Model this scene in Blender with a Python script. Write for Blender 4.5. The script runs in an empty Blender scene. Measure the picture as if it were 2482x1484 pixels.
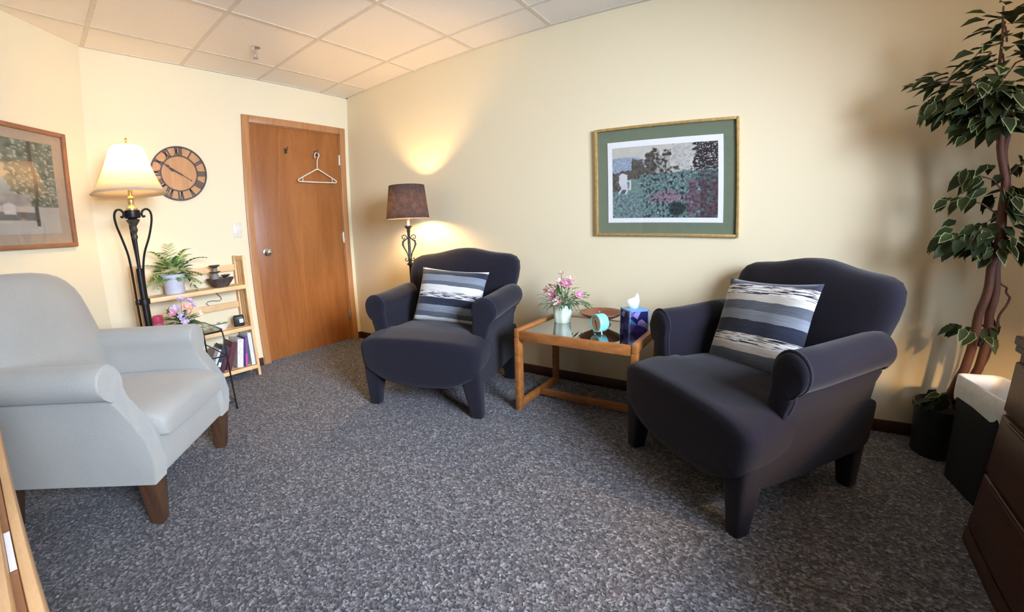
import bpy, bmesh, math, random
from math import sin, cos, pi, radians as R
from mathutils import Matrix, Vector, noise

random.seed(7)
SC = bpy.context.scene
COL = SC.collection

# ------------------------------------------------------------------ camera
CAM = Vector((3.5482, -2.4701, 1.0604))
YAW, PITCH, ROLL, FPX = 2.1582322, -0.1890560, -0.0269817, 992.2185
fw = Vector((cos(YAW) * cos(PITCH), sin(YAW) * cos(PITCH), sin(PITCH)))
rt = Vector((sin(YAW), -cos(YAW), 0))
up = rt.cross(fw)
rt2 = cos(ROLL) * rt + sin(ROLL) * up
up2 = -sin(ROLL) * rt + cos(ROLL) * up
cd = bpy.data.cameras.new('camera')
cam = bpy.data.objects.new('camera', cd)
COL.objects.link(cam)
cam.matrix_world = Matrix(((rt2.x, up2.x, -fw.x, CAM.x), (rt2.y, up2.y, -fw.y, CAM.y), (rt2.z, up2.z, -fw.z, CAM.z), (0, 0, 0, 1)))
cd.type = 'PANO'                      # the wide phone lens: a mild fisheye
LENS = cd if hasattr(cd, 'panorama_type') else cd.cycles
LENS.panorama_type = 'FISHEYE_LENS_POLYNOMIAL'
LENS.fisheye_fov = R(180)
kk = 2482 / (36 * FPX)
LENS.fisheye_polynomial_k0 = 0
LENS.fisheye_polynomial_k1 = -kk
LENS.fisheye_polynomial_k2 = 0
LENS.fisheye_polynomial_k3 = 0.10391 * kk ** 3
LENS.fisheye_polynomial_k4 = 0
cd.sensor_fit = 'HORIZONTAL'
cd.sensor_width = 36
cd.sensor_height = 36 * 1484 / 2482
cd.clip_start = 0.01
SC.camera = cam

# ------------------------------------------------------------------ view and light
SC.view_settings.view_transform = 'Standard'
SC.view_settings.look = 'None'
SC.view_settings.gamma = 1
SC.view_settings.use_curve_mapping = False
SC.view_settings.exposure = 1.3
W = bpy.data.worlds.new('world'); SC.world = W
W.use_nodes = True
W.node_tree.nodes['Background'].inputs[0].default_value = (0.62, 0.78, 1.0, 1)
W.node_tree.nodes['Background'].inputs[1].default_value = 1.0
WIN = dict(x=5.4, y0=-2.75, y1=-1.30, z0=0.95, z1=2.2)
ld = bpy.data.lights.new('window_daylight', 'AREA')
ld.shape = 'RECTANGLE'; ld.size = WIN['y1'] - WIN['y0']; ld.size_y = WIN['z1'] - WIN['z0']
ld.energy = 66; ld.color = (0.71, 0.80, 1.0); ld.spread = R(96)
lo = bpy.data.objects.new('window_daylight', ld); COL.objects.link(lo)
lo.location = (WIN['x'] + 0.22, (WIN['y0'] + WIN['y1']) / 2, (WIN['z0'] + WIN['z1']) / 2)
lo.rotation_euler = (0, R(74), R(-14))      # faces -x, into the room
LAMP_L = 68.0                          # bulb emission strengths
LAMP_R = 300.0
LAMP_T = 950.0
BULB = (1.0, 0.63, 0.29)

# ------------------------------------------------------------------ mesh helpers
class MB:
    def __init__(s): s.v = []; s.f = []; s.m = []
    def add(s, vs, fs, mi=0):
        k = len(s.v); s.v += [Vector(q) for q in vs]
        s.f += [tuple(i + k for i in f) for f in fs]; s.m += [mi] * len(fs)
        return s
    def box(s, lo, hi, bev=0.0, mi=0, mat=None, seg=2):
        bm = bmesh.new(); bmesh.ops.create_cube(bm, size=1)
        lo = Vector(lo); hi = Vector(hi); d = hi - lo; c = (lo + hi) / 2
        for q in bm.verts: q.co = Vector((q.co.x * d.x, q.co.y * d.y, q.co.z * d.z)) + c
        if bev > 0: bmesh.ops.bevel(bm, geom=list(bm.edges), offset=bev, segments=seg, profile=0.5, affect='EDGES')
        if mat is not None: bmesh.ops.transform(bm, matrix=mat, verts=bm.verts)
        bm.verts.index_update()
        s.add([q.co.copy() for q in bm.verts], [[q.index for q in f.verts] for f in bm.faces], mi)
        bm.free(); return s
    def loft(s, loops, mi=0, cap=True, closed=False):
        n = len(loops[0]); vs = [p for l in loops for p in l]; fs = []
        m = len(loops)
        for i in range(m if closed else m - 1):
            a = i * n; b = ((i + 1) % m) * n
            for j in range(n):
                k = (j + 1) % n
                fs.append((a + j, a + k, b + k, b + j))
        if cap and not closed:
            fs.append(tuple(range(n))); fs.append(tuple(range((m - 1) * n, m * n)))
        return s.add(vs, fs, mi)
    def tube(s, pts, r, n=8, mi=0, closed=False, radii=None):
        pts = [Vector(p) for p in pts]; m = len(pts); loops = []
        tprev = None; u = None
        for i, p in enumerate(pts):
            if closed: t = pts[(i + 1) % m] - pts[i - 1]
            else: t = pts[min(i + 1, m - 1)] - pts[max(i - 1, 0)]
            t = t.normalized() if t.length > 1e-9 else Vector((0, 0, 1))
            if u is None:
                a = Vector((0, 0, 1)) if abs(t.z) < .9 else Vector((1, 0, 0))
                u = t.cross(a).normalized()
            else:
                u = (u - t * u.dot(t)); u = u.normalized() if u.length > 1e-6 else t.orthogonal().normalized()
            w = t.cross(u); rr = radii[i] if radii else r
            loops.append([p + rr * (cos(2 * pi * k / n) * u + sin(2 * pi * k / n) * w) for k in range(n)])
        return s.loft(loops, mi, cap=not closed, closed=closed)
    def lathe(s, prof, c=(0, 0, 0), n=28, mi=0, cap=True, sx=1, sy=1):
        c = Vector(c)
        return s.loft([[c + Vector((r * cos(2 * pi * k / n) * sx, r * sin(2 * pi * k / n) * sy, z)) for k in range(n)] for r, z in prof], mi, cap)
    def ball(s, c, r, n=12, mi=0, sc=(1, 1, 1)):
        c = Vector(c); m = n // 2 + 1
        loops = []
        for i in range(m):
            a = -pi / 2 + pi * (i + .0) / (m - 1)
            rr = max(cos(a), 0.02)
            loops.append([c + Vector((r * sc[0] * rr * cos(2 * pi * k / n), r * sc[1] * rr * sin(2 * pi * k / n), r * sc[2] * sin(a))) for k in range(n)])
        return s.loft(loops, mi)
    def prism(s, poly, d0, d1, ax, mi=0):
        """poly in a plane, extruded along axis ax: ax 0 -> (d,p,q), 1 -> (p,d,q), 2 -> (p,q,d)"""
        def P(p, d): return {0: (d, p[0], p[1]), 1: (p[0], d, p[1]), 2: (p[0], p[1], d)}[ax]
        return s.loft([[P(p, d0) for p in poly], [P(p, d1) for p in poly]], mi)
    def xf(s, M):
        s.v = [M @ q for q in s.v]; return s
    def build(s, name, mats, parent=None, smooth=True, ang=38, loc=None, rot=None):
        me = bpy.data.meshes.new(name); me.from_pydata([tuple(q) for q in s.v], [], s.f)
        bm = bmesh.new(); bm.from_mesh(me)
        bmesh.ops.recalc_face_normals(bm, faces=bm.faces)
        bm.to_mesh(me); bm.free()
        mats = mats if isinstance(mats, (list, tuple)) else [mats]
        for m in mats: me.materials.append(m)
        if len(mats) > 1:
            for p, mi in zip(me.polygons, s.m): p.material_index = mi
        if smooth:
            for p in me.polygons: p.use_smooth = True
            me.set_sharp_from_angle(angle=R(ang))
        o = bpy.data.objects.new(name, me); COL.objects.link(o)
        if parent: o.parent = parent
        if loc: o.location = loc
        if rot: o.rotation_euler = rot
        return o

def sup(c, ax, ay, a, b, n=2.0, N=28):
    c = Vector(c); ax = Vector(ax); ay = Vector(ay); out = []
    for k in range(N):
        t = 2 * pi * k / N; ct, st = cos(t), sin(t)
        out.append(c + ax * (a * math.copysign(abs(ct) ** (2 / n), ct)) + ay * (b * math.copysign(abs(st) ** (2 / n), st)))
    return out
def tag(o, label, cat, group=None):
    o['label'] = label; o['category'] = cat
    if group: o['group'] = group
    return o
def thing(name, label, cat, loc=(0, 0, 0), rz=0.0, group=None):
    o = bpy.data.objects.new(name, None); COL.objects.link(o)
    o.empty_display_size = .05
    o.location = loc; o.rotation_euler = (0, 0, rz)
    return tag(o, label, cat, group)
def struct(o): o['kind'] = 'structure'; return o
def arc(c, r, a0, a1, n, f): return [f(c[0] + r * cos(R(a0 + (a1 - a0) * i / (n - 1))), c[1] + r * sin(R(a0 + (a1 - a0) * i / (n - 1)))) for i in range(n)]

# ------------------------------------------------------------------ materials
class NT:
    def __init__(s, name):
        s.mat = bpy.data.materials.new(name); s.mat.use_nodes = True
        s.t = s.mat.node_tree; s.b = s.t.nodes['Principled BSDF']; s.out = s.t.nodes['Material Output']
    def n(s, typ, **kw):
        x = s.t.nodes.new(typ)
        for k, v in kw.items(): setattr(x, k, v)
        return x
    def l(s, a, b): s.t.links.new(a, b)
    def coords(s, kind='Object', scale=(1, 1, 1), rot=(0, 0, 0)):
        tc = s.n('ShaderNodeTexCoord'); mp = s.n('ShaderNodeMapping')
        mp.inputs['Scale'].default_value = scale; mp.inputs['Rotation'].default_value = rot
        s.l(tc.outputs[kind], mp.inputs[0]); return mp.outputs[0]
    def noise(s, vec, scale, detail=3, rough=.5, dist=0.0):
        x = s.n('ShaderNodeTexNoise'); x.inputs['Scale'].default_value = scale
        x.inputs['Detail'].default_value = detail; x.inputs['Roughness'].default_value = rough
        x.inputs['Distortion'].default_value = dist
        s.l(vec, x.inputs['Vector']); return x.outputs['Fac']
    def ramp(s, fac, stops, const=False):
        x = s.n('ShaderNodeValToRGB'); cr = x.color_ramp
        if const: cr.interpolation = 'CONSTANT'
        while len(cr.elements) < len(stops): cr.elements.new(.5)
        for e, (p, c) in zip(cr.elements, stops): e.position = p; e.color = (*c, 1)
        s.l(fac, x.inputs[0]); return x.outputs[0]
    def bump(s, h, strength=.2, dist=.01):
        x = s.n('ShaderNodeBump'); x.inputs['Strength'].default_value = strength; x.inputs['Distance'].default_value = dist
        s.l(h, x.inputs['Height']); s.l(x.outputs[0], s.b.inputs['Normal'])
    def mix(s, fac, a, b, typ='MIX'):
        x = s.n('ShaderNodeMix', data_type='RGBA', blend_type=typ)
        for i, q in ((6, a), (7, b)):
            if isinstance(q, tuple): x.inputs[i].default_value = (*q, 1)
            else: s.l(q, x.inputs[i])
        if isinstance(fac, (int, float)): x.inputs[0].default_value = fac
        else: s.l(fac, x.inputs[0])
        return x.outputs[2]
    def math(s, op, a, b=None):
        x = s.n('ShaderNodeMath', operation=op)
        for i, q in ((0, a), (1, b)):
            if q is None: continue
            if isinstance(q, (int, float)): x.inputs[i].default_value = q
            else: s.l(q, x.inputs[i])
        return x.outputs[0]
    def base(s, c):
        if isinstance(c, tuple): s.b.inputs['Base Color'].default_value = (*c, 1)
        else: s.l(c, s.b.inputs['Base Color'])
    def set(s, **kw):
        for k, v in kw.items(): s.b.inputs[k.replace('_', ' ')].default_value = v
        return s

def plain(name, c, rough=.5, metal=0.0, var=.06, scale=30, spec=.5):
    t = NT(name); v = t.coords()
    f = t.noise(v, scale)
    t.base(t.ramp(f, [(.3, tuple(x * (1 - var) for x in c)), (.7, tuple(min(1, x * (1 + var)) for x in c))]))
    t.set(Roughness=rough, Metallic=metal, Specular_IOR_Level=spec); return t.mat
def paint(name, c):
    t = NT(name); v = t.coords(); t.base(t.ramp(t.noise(v, 1.3, 2), [(.3, tuple(x * .985 for x in c)), (.7, c)]))
    t.bump(t.noise(v, 220, 2), .12, .002); t.set(Roughness=.75, Specular_IOR_Level=.25); return t.mat
def wood(name, c1, c2, scale=(1, 1, 1), rough=.42, bands=9, ns=3.0):
    """grain runs along the axis with the small scale"""
    t = NT(name); v = t.coords(scale=scale)
    w = t.noise(v, ns, 4, .6, 1.2)
    g = t.noise(v, bands * 6, 3, .6, .4)
    f = t.math('ADD', t.math('MULTIPLY', w, .7), t.math('MULTIPLY', g, .3))
    t.base(t.ramp(f, [(.34, c1), (.62, c2)])); t.bump(g, .08, .003); t.set(Roughness=rough); return t.mat
def fabric(name, c, weave=520, var=.25, sheen=.25, bump=.35, fold=0.0):
    t = NT(name); v = t.coords()
    n1 = t.noise(v, weave, 2, .7); n2 = t.noise(v, 3.0, 3)
    f = t.math('ADD', t.math('MULTIPLY', n1, .7), t.math('MULTIPLY', n2, .3))
    t.base(t.ramp(f, [(.32, tuple(x * (1 - var) for x in c)), (.68, tuple(x * (1 + var) for x in c))]))
    h = t.math('ADD', t.math('MULTIPLY', n1, .15), t.math('MULTIPLY', t.noise(v, 5.0, 2, .5), fold))
    t.bump(h, bump, .01); t.set(Roughness=.92, Specular_IOR_Level=.2, Sheen_Weight=sheen, Sheen_Roughness=.5); return t.mat
def clear_glass(name, tint=(1, 1, 1), refl=.08, rough=.01):
    t = NT(name); tr = t.n('ShaderNodeBsdfTransparent'); tr.inputs[0].default_value = (*tint, 1)
    gl = t.n('ShaderNodeBsdfGlossy'); gl.inputs['Roughness'].default_value = rough
    lw = t.n('ShaderNodeLayerWeight'); lw.inputs[0].default_value = .5
    mx = t.n('ShaderNodeMixShader')
    f = t.math('ADD', t.math('MULTIPLY', t.math('POWER', lw.outputs['Facing'], 5.0), .85), refl + .03)
    t.l(f, mx.inputs[0]); t.l(tr.outputs[0], mx.inputs[1]); t.l(gl.outputs[0], mx.inputs[2]); t.l(mx.outputs[0], t.out.inputs[0])
    t.t.nodes.remove(t.b); return t.mat
def shade_mat(name, c, trans, ctrans):
    t = NT(name); v = t.coords(scale=(1, 1, 1)); nz = t.noise(v, 55, 3, .6)
    d = t.n('ShaderNodeBsdfDiffuse'); tl = t.n('ShaderNodeBsdfTranslucent'); mx = t.n('ShaderNodeMixShader')
    mx.inputs[0].default_value = trans
    t.l(t.ramp(nz, [(.3, tuple(x * .8 for x in c)), (.7, c)]), d.inputs[0])
    t.l(t.ramp(t.noise(v, 26, 4, .7), [(.35, tuple(x * .55 for x in ctrans)), (.65, ctrans)]) if trans < .4 else t.ramp(nz, [(.3, tuple(x * .96 for x in ctrans)), (.7, ctrans)]), tl.inputs[0])
    t.l(d.outputs[0], mx.inputs[1]); t.l(tl.outputs[0], mx.inputs[2]); t.l(mx.outputs[0], t.out.inputs[0])
    t.t.nodes.remove(t.b); return t.mat
def glow(name, c, strength):
    t = NT(name); e = t.n('ShaderNodeEmission'); e.inputs[0].default_value = (*c, 1); e.inputs[1].default_value = strength
    t.l(e.outputs[0], t.out.inputs[0]); t.t.nodes.remove(t.b); return t.mat
def attr_mat(name, rough=.6):
    t = NT(name); a = t.n('ShaderNodeAttribute'); a.attribute_name = 'picture'
    t.l(a.outputs['Color'], t.b.inputs['Base Color']); t.set(Roughness=rough, Specular_IOR_Level=.2); return t.mat

M = {}
M['wall'] = paint('cream_wall_paint', (.80, .700, .470))
M['wall2'] = paint('low_bounce_wall_paint', (.13, .095, .065))  # unseen front and window walls, coloured dark to cut bounced light
M['ceil'] = NT('ceiling_tile')
_v = M['ceil'].coords(); _f = M['ceil'].noise(_v, 160, 3, .7)
M['ceil'].base(M['ceil'].ramp(_f, [(.35, (.83, .775, .69)), (.55, (.88, .83, .745))])); M['ceil'].bump(_f, .25, .004); M['ceil'].set(Roughness=.9, Specular_IOR_Level=.1)
M['ceil'] = M['ceil'].mat
M['grid'] = plain('ceiling_grid_metal', (.70, .64, .54), .5)
# carpet: short flecked loop pile
t = NT('flecked_carpet'); v = t.coords(scale=(1, 1.25, 1))
vo = t.n('ShaderNodeTexVoronoi'); vo.inputs['Scale'].default_value = 100; vo.inputs['Randomness'].default_value = 1
dn = t.n('ShaderNodeTexNoise'); dn.inputs['Scale'].default_value = 45; t.l(v, dn.inputs['Vector'])
vv = t.n('ShaderNodeVectorMath', operation='MULTIPLY_ADD'); t.l(dn.outputs['Color'], vv.inputs[0]); vv.inputs[1].default_value = (.02, .02, 0); t.l(v, vv.inputs[2])
t.l(vv.outputs[0], vo.inputs['Vector'])
sp = t.n('ShaderNodeSeparateColor'); t.l(vo.outputs['Color'], sp.inputs[0])
fleck = t.ramp(sp.outputs[0], [(.0, (.043, .043, .047)), (.3, (.078, .077, .081)), (.65, (.129, .126, .132)), (.86, (.192, .189, .197)), (1, (.30, .30, .31))])
hue = t.ramp(sp.outputs[1], [(.0, (.92, 1.0, 1.06)), (.5, (1, 1, 1)), (1, (1.10, .98, .98))])
t.base(t.mix(1.0, fleck, hue, 'MULTIPLY'))
hh = t.math('ADD', t.math('MULTIPLY', vo.outputs['Distance'], 1.0), t.math('MULTIPLY', t.noise(v, 300, 2), .4))
t.bump(hh, .6, .01); t.set(Roughness=.95, Specular_IOR_Level=.12, Sheen_Weight=.15); M['carpet'] = t.mat
M['base'] = wood('dark_baseboard_wood', (.030, .013, .007), (.075, .030, .015), (1, 1, 1), .5)
M['door'] = wood('door_birch_veneer', (.255, .083, .019), (.365, .134, .034), (3, 3, .35), .34, 6, 2.2)
M['casing'] = wood('casing_oak', (.37, .165, .058), (.50, .235, .088), (6, 6, .5), .4)
M['oak'] = wood('oak_table_wood', (.235, .076, .017), (.40, .152, .038), (2, 6, 6), .38)
M['pine'] = wood('pale_pine', (.72, .44, .20), (.86, .59, .30), (5, 1.5, 1.5), .5)
M['cherry'] = wood('cherry_dresser_wood', (.032, .0095, .005), (.062, .019, .009), (6, 1, 6), .34)
M['desk'] = wood('desk_brown_wood', (.19, .082, .036), (.30, .135, .060), (1, 6, 6), .35)
M['deskedge'] = wood('desk_light_edge', (.52, .31, .14), (.68, .42, .20), (1, 6, 6), .45)
M['navy'] = fabric('dark_navy_slipcover', (.0090, .0076, .0142), 520, .3, .10, .45, .5)
M['pipe'] = fabric('dark_navy_piping', (.020, .019, .030), 500, .2, .1, .2)
M['grey'] = fabric('pale_grey_upholstery', (.36, .35, .31), 420, .16, .2, .3, .18)
M['darkleg'] = wood('dark_walnut_leg', (.045, .020, .010), (.095, .042, .020), (5, 5, 1), .35)
M['iron'] = plain('black_iron', (.020, .017, .016), .42, .6, .2)
M['bronze'] = plain('antique_bronze', (.085, .065, .048), .5, .5, .35, 60)
M['brass'] = plain('warm_brass', (.62, .42, .16), .3, .8)
M['gold'] = plain('gilt_frame', (.55, .36, .13), .38, .45, .2, 40)
M['steel'] = plain('satin_steel', (.62, .60, .57), .25, .9)
M['white'] = plain('white_plastic', (.80, .77, .72), .4)
M['ivory'] = plain('ivory_plastic', (.72, .67, .54), .4)
M['paper'] = plain('white_paper', (.85, .87, .88), .7, 0, .02)
M['matgreen'] = plain('sage_green_matboard', (.150, .185, .115), .8, 0, .05)
M['matwhite'] = plain('white_matboard', (.80, .80, .76), .8, 0, .02)
M['mattan'] = plain('tan_matboard', (.36, .28, .19), .8, 0, .05)
M['framebrown'] = wood('brown_picture_frame', (.25, .105, .045), (.36, .16, .075), (2, 2, 2), .4)
M['glass'] = clear_glass('picture_glass', (1, 1, 1), .0, .02)
M['pane'] = clear_glass('window_glass', (.97, .99, 1), .0)
M['sideglass'] = clear_glass('pale_table_glass', (.86, .93, .92), .05)
M['smoke'] = clear_glass('smoked_table_glass', (.10, .095, .09), .46, .015)
M['shadeL'] = shade_mat('cream_lamp_shade', (.80, .72, .60), .66, (.95, .86, .72))
M['shadeT'] = shade_mat('tan_lamp_shade', (.70, .58, .42), .13, (.80, .62, .42))
M['shadeR'] = shade_mat('dark_linen_lamp_shade', (.052, .044, .048), .17, (.46, .37, .34))
M['bulbL'] = glow('lit_bulb_warm', BULB, LAMP_L)
M['bulbR'] = glow('lit_bulb_amber', BULB, LAMP_R)
M['bulbT'] = glow('lit_bulb_table_lamp', BULB, LAMP_T)
M['clockwood'] = wood('clock_face_wood', (.40, .195, .060), (.54, .28, .095), (1, 6, 1), .5)
M['clockdark'] = plain('clock_dark_metal', (.060, .036, .030), .5, .3, .25, 50)
M['leaf'] = plain('ficus_leaf_green', (.024, .036, .011), .6, 0, .5, 9, .2)
M['leafrim'] = plain('ficus_leaf_cream_margin', (.22, .25, .10), .6, 0, .3, 12, .2)
M['bark'] = wood('ficus_bark', (.075, .028, .018), (.15, .062, .036), (5, 5, 1), .7)
M['black'] = plain('black_plastic', (.010, .010, .010), .45)
M['bag'] = plain('white_bin_liner', (.78, .75, .70), .4)
M['fern'] = plain('fresh_green_leaf', (.32, .47, .15), .5, 0, .4, 18)
M['fernd'] = plain('mid_green_leaf', (.07, .17, .05), .5, 0, .4, 18)
M['sage'] = plain('grey_green_foliage', (.10, .16, .085), .6, 0, .4, 20)
M['pink'] = plain('pink_petal', (.72, .28, .42), .6, 0, .15)
M['palepink'] = plain('pale_pink_petal', (.80, .52, .50), .6, 0, .12)
M['lilac'] = plain('lilac_petal', (.58, .44, .64), .6, 0, .15)
M['peach'] = plain('peach_petal', (.86, .42, .34), .6, 0, .12)
M['cream'] = plain('cream_petal', (.82, .76, .52), .6, 0, .1)
M['planter'] = plain('lavender_grey_planter', (.56, .55, .60), .5, 0, .04)
M['soil'] = plain('dark_soil', (.03, .02, .014), .95, 0, .5, 60)
M['mint'] = plain('pale_mint_ceramic', (.70, .78, .62), .35, 0, .03)
M['terra'] = plain('terracotta_bowl', (.30, .115, .060), .45, 0, .15, 15)
M['turq'] = plain('turquoise_enamel', (.25, .70, .66), .3, 0, .03)
M['dial'] = plain('tan_clock_dial', (.62, .44, .33), .5, 0, .05)
M['stone'] = plain('dark_fountain_stone', (.075, .060, .052), .6, 0, .4, 30)
M['stonelt'] = plain('grey_fountain_stone', (.22, .20, .16), .6, 0, .3, 30)
M['hotpink'] = plain('hot_pink_wax', (.80, .07, .17), .4)
M['candypink'] = plain('candy_pink_wax', (.86, .22, .36), .4)

def stripe_mat(name, stops, streaks, seed, h):
    """woven bands across the cushion (local z); streaks: (z0,z1) bands of broken black and white yarn"""
    t = NT(name); tc = t.n('ShaderNodeTexCoord'); sx = t.n('ShaderNodeSeparateXYZ'); t.l(tc.outputs['Object'], sx.inputs[0])
    v = t.coords(scale=(1, 1, 1))
    wob = t.noise(v, 9 + seed, 2); fine = t.noise(t.coords(scale=(1.2, 1, 34)), 7 + seed, 3, .7)
    z = t.math('ADD', t.math('DIVIDE', sx.outputs[2], h), .5)
    z = t.math('ADD', z, t.math('MULTIPLY', t.math('SUBTRACT', wob, .5), .035))
    col = t.ramp(z, stops, True)
    col = t.mix(.35, col, t.ramp(fine, [(.3, (.02, .025, .04)), (.7, (.75, .75, .75))]), 'SOFT_LIGHT')
    fl = t.ramp(t.noise(t.coords(scale=(2.2, 1, 42)), 6, 2, .6), [(.47, (0, 0, 0)), (.50, (1, 1, 1))])
    for a, b in streaks:
        m = t.math('MULTIPLY', t.math('GREATER_THAN', z, a), t.math('LESS_THAN', z, b))
        col = t.mix(m, col, t.mix(fl, (.020, .022, .035), (.74, .73, .70)))
    t.base(col); t.bump(fine, .35, .006); t.set(Roughness=.95, Specular_IOR_Level=.15, Sheen_Weight=.2); return t.mat
NV, GB, GD, WH = (.022, .027, .048), (.21, .235, .27), (.10, .115, .14), (.66, .65, .62)
M['cushA'] = stripe_mat('striped_cushion_cloth', [(0, WH), (.10, GD), (.18, GB), (.30, NV), (.43, WH), (.66, GD), (.73, GB), (.85, NV), (.95, WH)], [(.44, .55)], 0, .37)
M['cushB'] = stripe_mat('striped_cushion_weave', [(0, GD), (.18, (.52, .49, .44)), (.25, WH), (.36, NV), (.51, GB), (.62, GD), (.72, (.55, .53, .48)), (.80, WH), (.92, (.035, .038, .060))], [(.27, .36), (.80, .92)], 3, .42)

# ------------------------------------------------------------------ the room
H = 2.433
LC = Vector((0, -2.15, 0)); LA = 0.66624
LD = Vector((sin(LA), -cos(LA), 0)); LN = Vector((cos(LA), sin(LA), 0))
XE, YB = WIN['x'], -4.3
sE = (-2.15 - YB) / cos(LA); LE = LC + LD * sE
poly = [(0, 0), (0, -2.15), (LE.x, YB), (XE, YB), (XE, 0)]
T = .12
struct(MB().prism([(-T, T), (-T, -2.2), (LE.x - T, YB - T), (XE + T, YB - T), (XE + T, T)], -T, 0, 2).build('floor', M['carpet'], smooth=False))
ceil = struct(MB().prism([(-T, T), (-T, -2.2), (LE.x - T, YB - T), (XE + T, YB - T), (XE + T, T)], H, H + T, 2).build('ceiling', M['ceil'], smooth=False))
g = MB()
def yext(x): return max(YB, -2.15 - x / math.tan(LA)) if x < LE.x else YB
for k in range(0, 9):
    x = .3384 + .648 * k
    if x < XE: g.box((x - .012, yext(x), H - .003), (x + .012, 0, H + .002))
for k in range(0, 7):
    y = -.3044 - .6096 * k
    x0 = 0 if y > -2.15 else (-2.15 - y) * math.tan(LA)
    g.box((x0, y - .012, H - .0035), (XE, y + .012, H + .002))
g.box((0, -.022, H - .004), (XE, 0, H)); g.box((0, -2.15, H - .004), (.022, 0, H))
g.build('ceiling_grid', M['grid'], ceil, smooth=False)
struct(MB().box((0, 0, 0), (XE, T, H)).build('wall_right', M['wall'], smooth=False))
# the door wall, pierced by the doorway
DY0, DY1, DZ = -1.012, -.100, 2.062
w = MB(); w.box((-T, DY1, 0), (0, 0, H)); w.box((-T, -2.15, 0), (0, DY0, H)); w.box((-T, DY0, DZ), (0, DY1, H))
struct(w.build('wall_back', M['wall'], smooth=False))
def leftmat(p): return LC + LD * p[0] + Vector((0, 0, 0))
q = [LC, LE, LE - LN * T, LC - LN * T]
struct(MB().prism([(a.x, a.y) for a in q], 0, H, 2).build('wall_left', M['wall'], smooth=False))
struct(MB().box((LE.x - T, YB - T, 0), (XE, YB, H)).build('wall_front', M['wall2'], smooth=False))
w = MB(); w.box((XE, YB, 0), (XE + T, WIN['y0'], H)); w.box((XE, WIN['y1'], 0), (XE + T, 0, H))
w.box((XE, WIN['y0'], 0), (XE + T, WIN['y1'], WIN['z0'])); w.box((XE, WIN['y0'], WIN['z1']), (XE + T, WIN['y1'], H))
struct(w.build('wall_window', M['wall2'], smooth=False))
win = MB(); fz = .04
win.box((XE, WIN['y0'], WIN['z0']), (XE + T, WIN['y0'] + fz, WIN['z1'])); win.box((XE, WIN['y1'] - fz, WIN['z0']), (XE + T, WIN['y1'], WIN['z1']))
win.box((XE, WIN['y0'] + fz, WIN['z0']), (XE + T, WIN['y1'] - fz, WIN['z0'] + fz)); win.box((XE, WIN['y0'] + fz, WIN['z1'] - fz), (XE + T, WIN['y1'] - fz, WIN['z1']))
ym = (WIN['y0'] + WIN['y1']) / 2
win.box((XE + .03, ym - .02, WIN['z0'] + fz), (XE + .09, ym + .02, WIN['z1'] - fz))
win = struct(win.build('window_1', M['white'], smooth=False))
for a, b in ((WIN['y0'] + fz, ym - .02), (ym + .02, WIN['y1'] - fz)):
    MB().box((XE + .055, a, WIN['z0'] + fz), (XE + .061, b, WIN['z1'] - fz)).build('pane', M['pane'], win, smooth=False)
# baseboards
BH = .068
struct(MB().box((.014, -.014, 0), (XE, 0, BH), .003).build('baseboard_right', M['base']))
b = MB(); b.box((0, -.042, 0), (.014, 0, BH), .003); b.box((0, -2.15, 0), (.014, -1.074, BH), .003)
struct(b.build('baseboard_back', M['base']))
q = [LC + LD * .0 + LN * 0, LE, LE + LN * .014, LC + LN * .014]
struct(MB().prism([(a.x, a.y) for a in q], 0, BH, 2).build('baseboard_left', M['base'], smooth=False))

# ------------------------------------------------------------------ the door
door = MB().box((-.045, DY0 + .012, .012), (-.004, DY1 - .012, DZ - .012), .002).build('door_1', M['door'])
struct(door)
c = MB(); cw = .062
c.box((-T, DY0, 0), (.0, DY0 + .012, DZ)); c.box((-T, DY1 - .012, 0), (0, DY1, DZ)); c.box((-T, DY0, DZ - .012), (0, DY1, DZ))
c.box((0, DY0 - cw + .006, 0), (.016, DY0 + .006, DZ - .006 + cw), .004); c.box((0, DY1 - .006, 0), (.016, DY1 - .006 + cw, DZ - .006 + cw), .004)
c.box((0, DY0 + .006, DZ - .006), (.016, DY1 - .006, DZ - .006 + cw), .004)
c.build('door_frame', M['casing'], door)
k = MB(); k.lathe([(.028, 0), (.030, .006), (.013, .010), (.012, .030), (.020, .038), (.029, .052), (.029, .064), (.020, .074), (.004, .078)], n=20)
k.build('door_knob', M['steel'], door, loc=(-.004, -.915, .965), rot=(0, R(90), 0))
for z in (1.80, 1.045, .28):
    h = MB(); h.box((-.003, DY1 - .026, z - .05), (.0065, DY1 - .006, z + .05), .001); h.tube([(.006, DY1 - .012, z - .052), (.006, DY1 - .012, z + .052)], .006, 8)
    h.build('hinge', M['steel'], door)
for y in (-.677, -.374):
    h = MB(); h.box((-.005, y - .011, 1.822), (.0, y + .011, 1.868), .002)
    h.tube([(0, y, 1.850), (.018, y, 1.848), (.034, y, 1.842), (.045, y, 1.850), (.047, y, 1.864)], .0042, 8); h.ball((.047, y, 1.866), .007, 8)
    h.tube([(0, y, 1.836), (.014, y, 1.824), (.026, y, 1.822), (.032, y, 1.832)], .0042, 8)
    h.build('coat_hook', M['bronze'], door)
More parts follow.
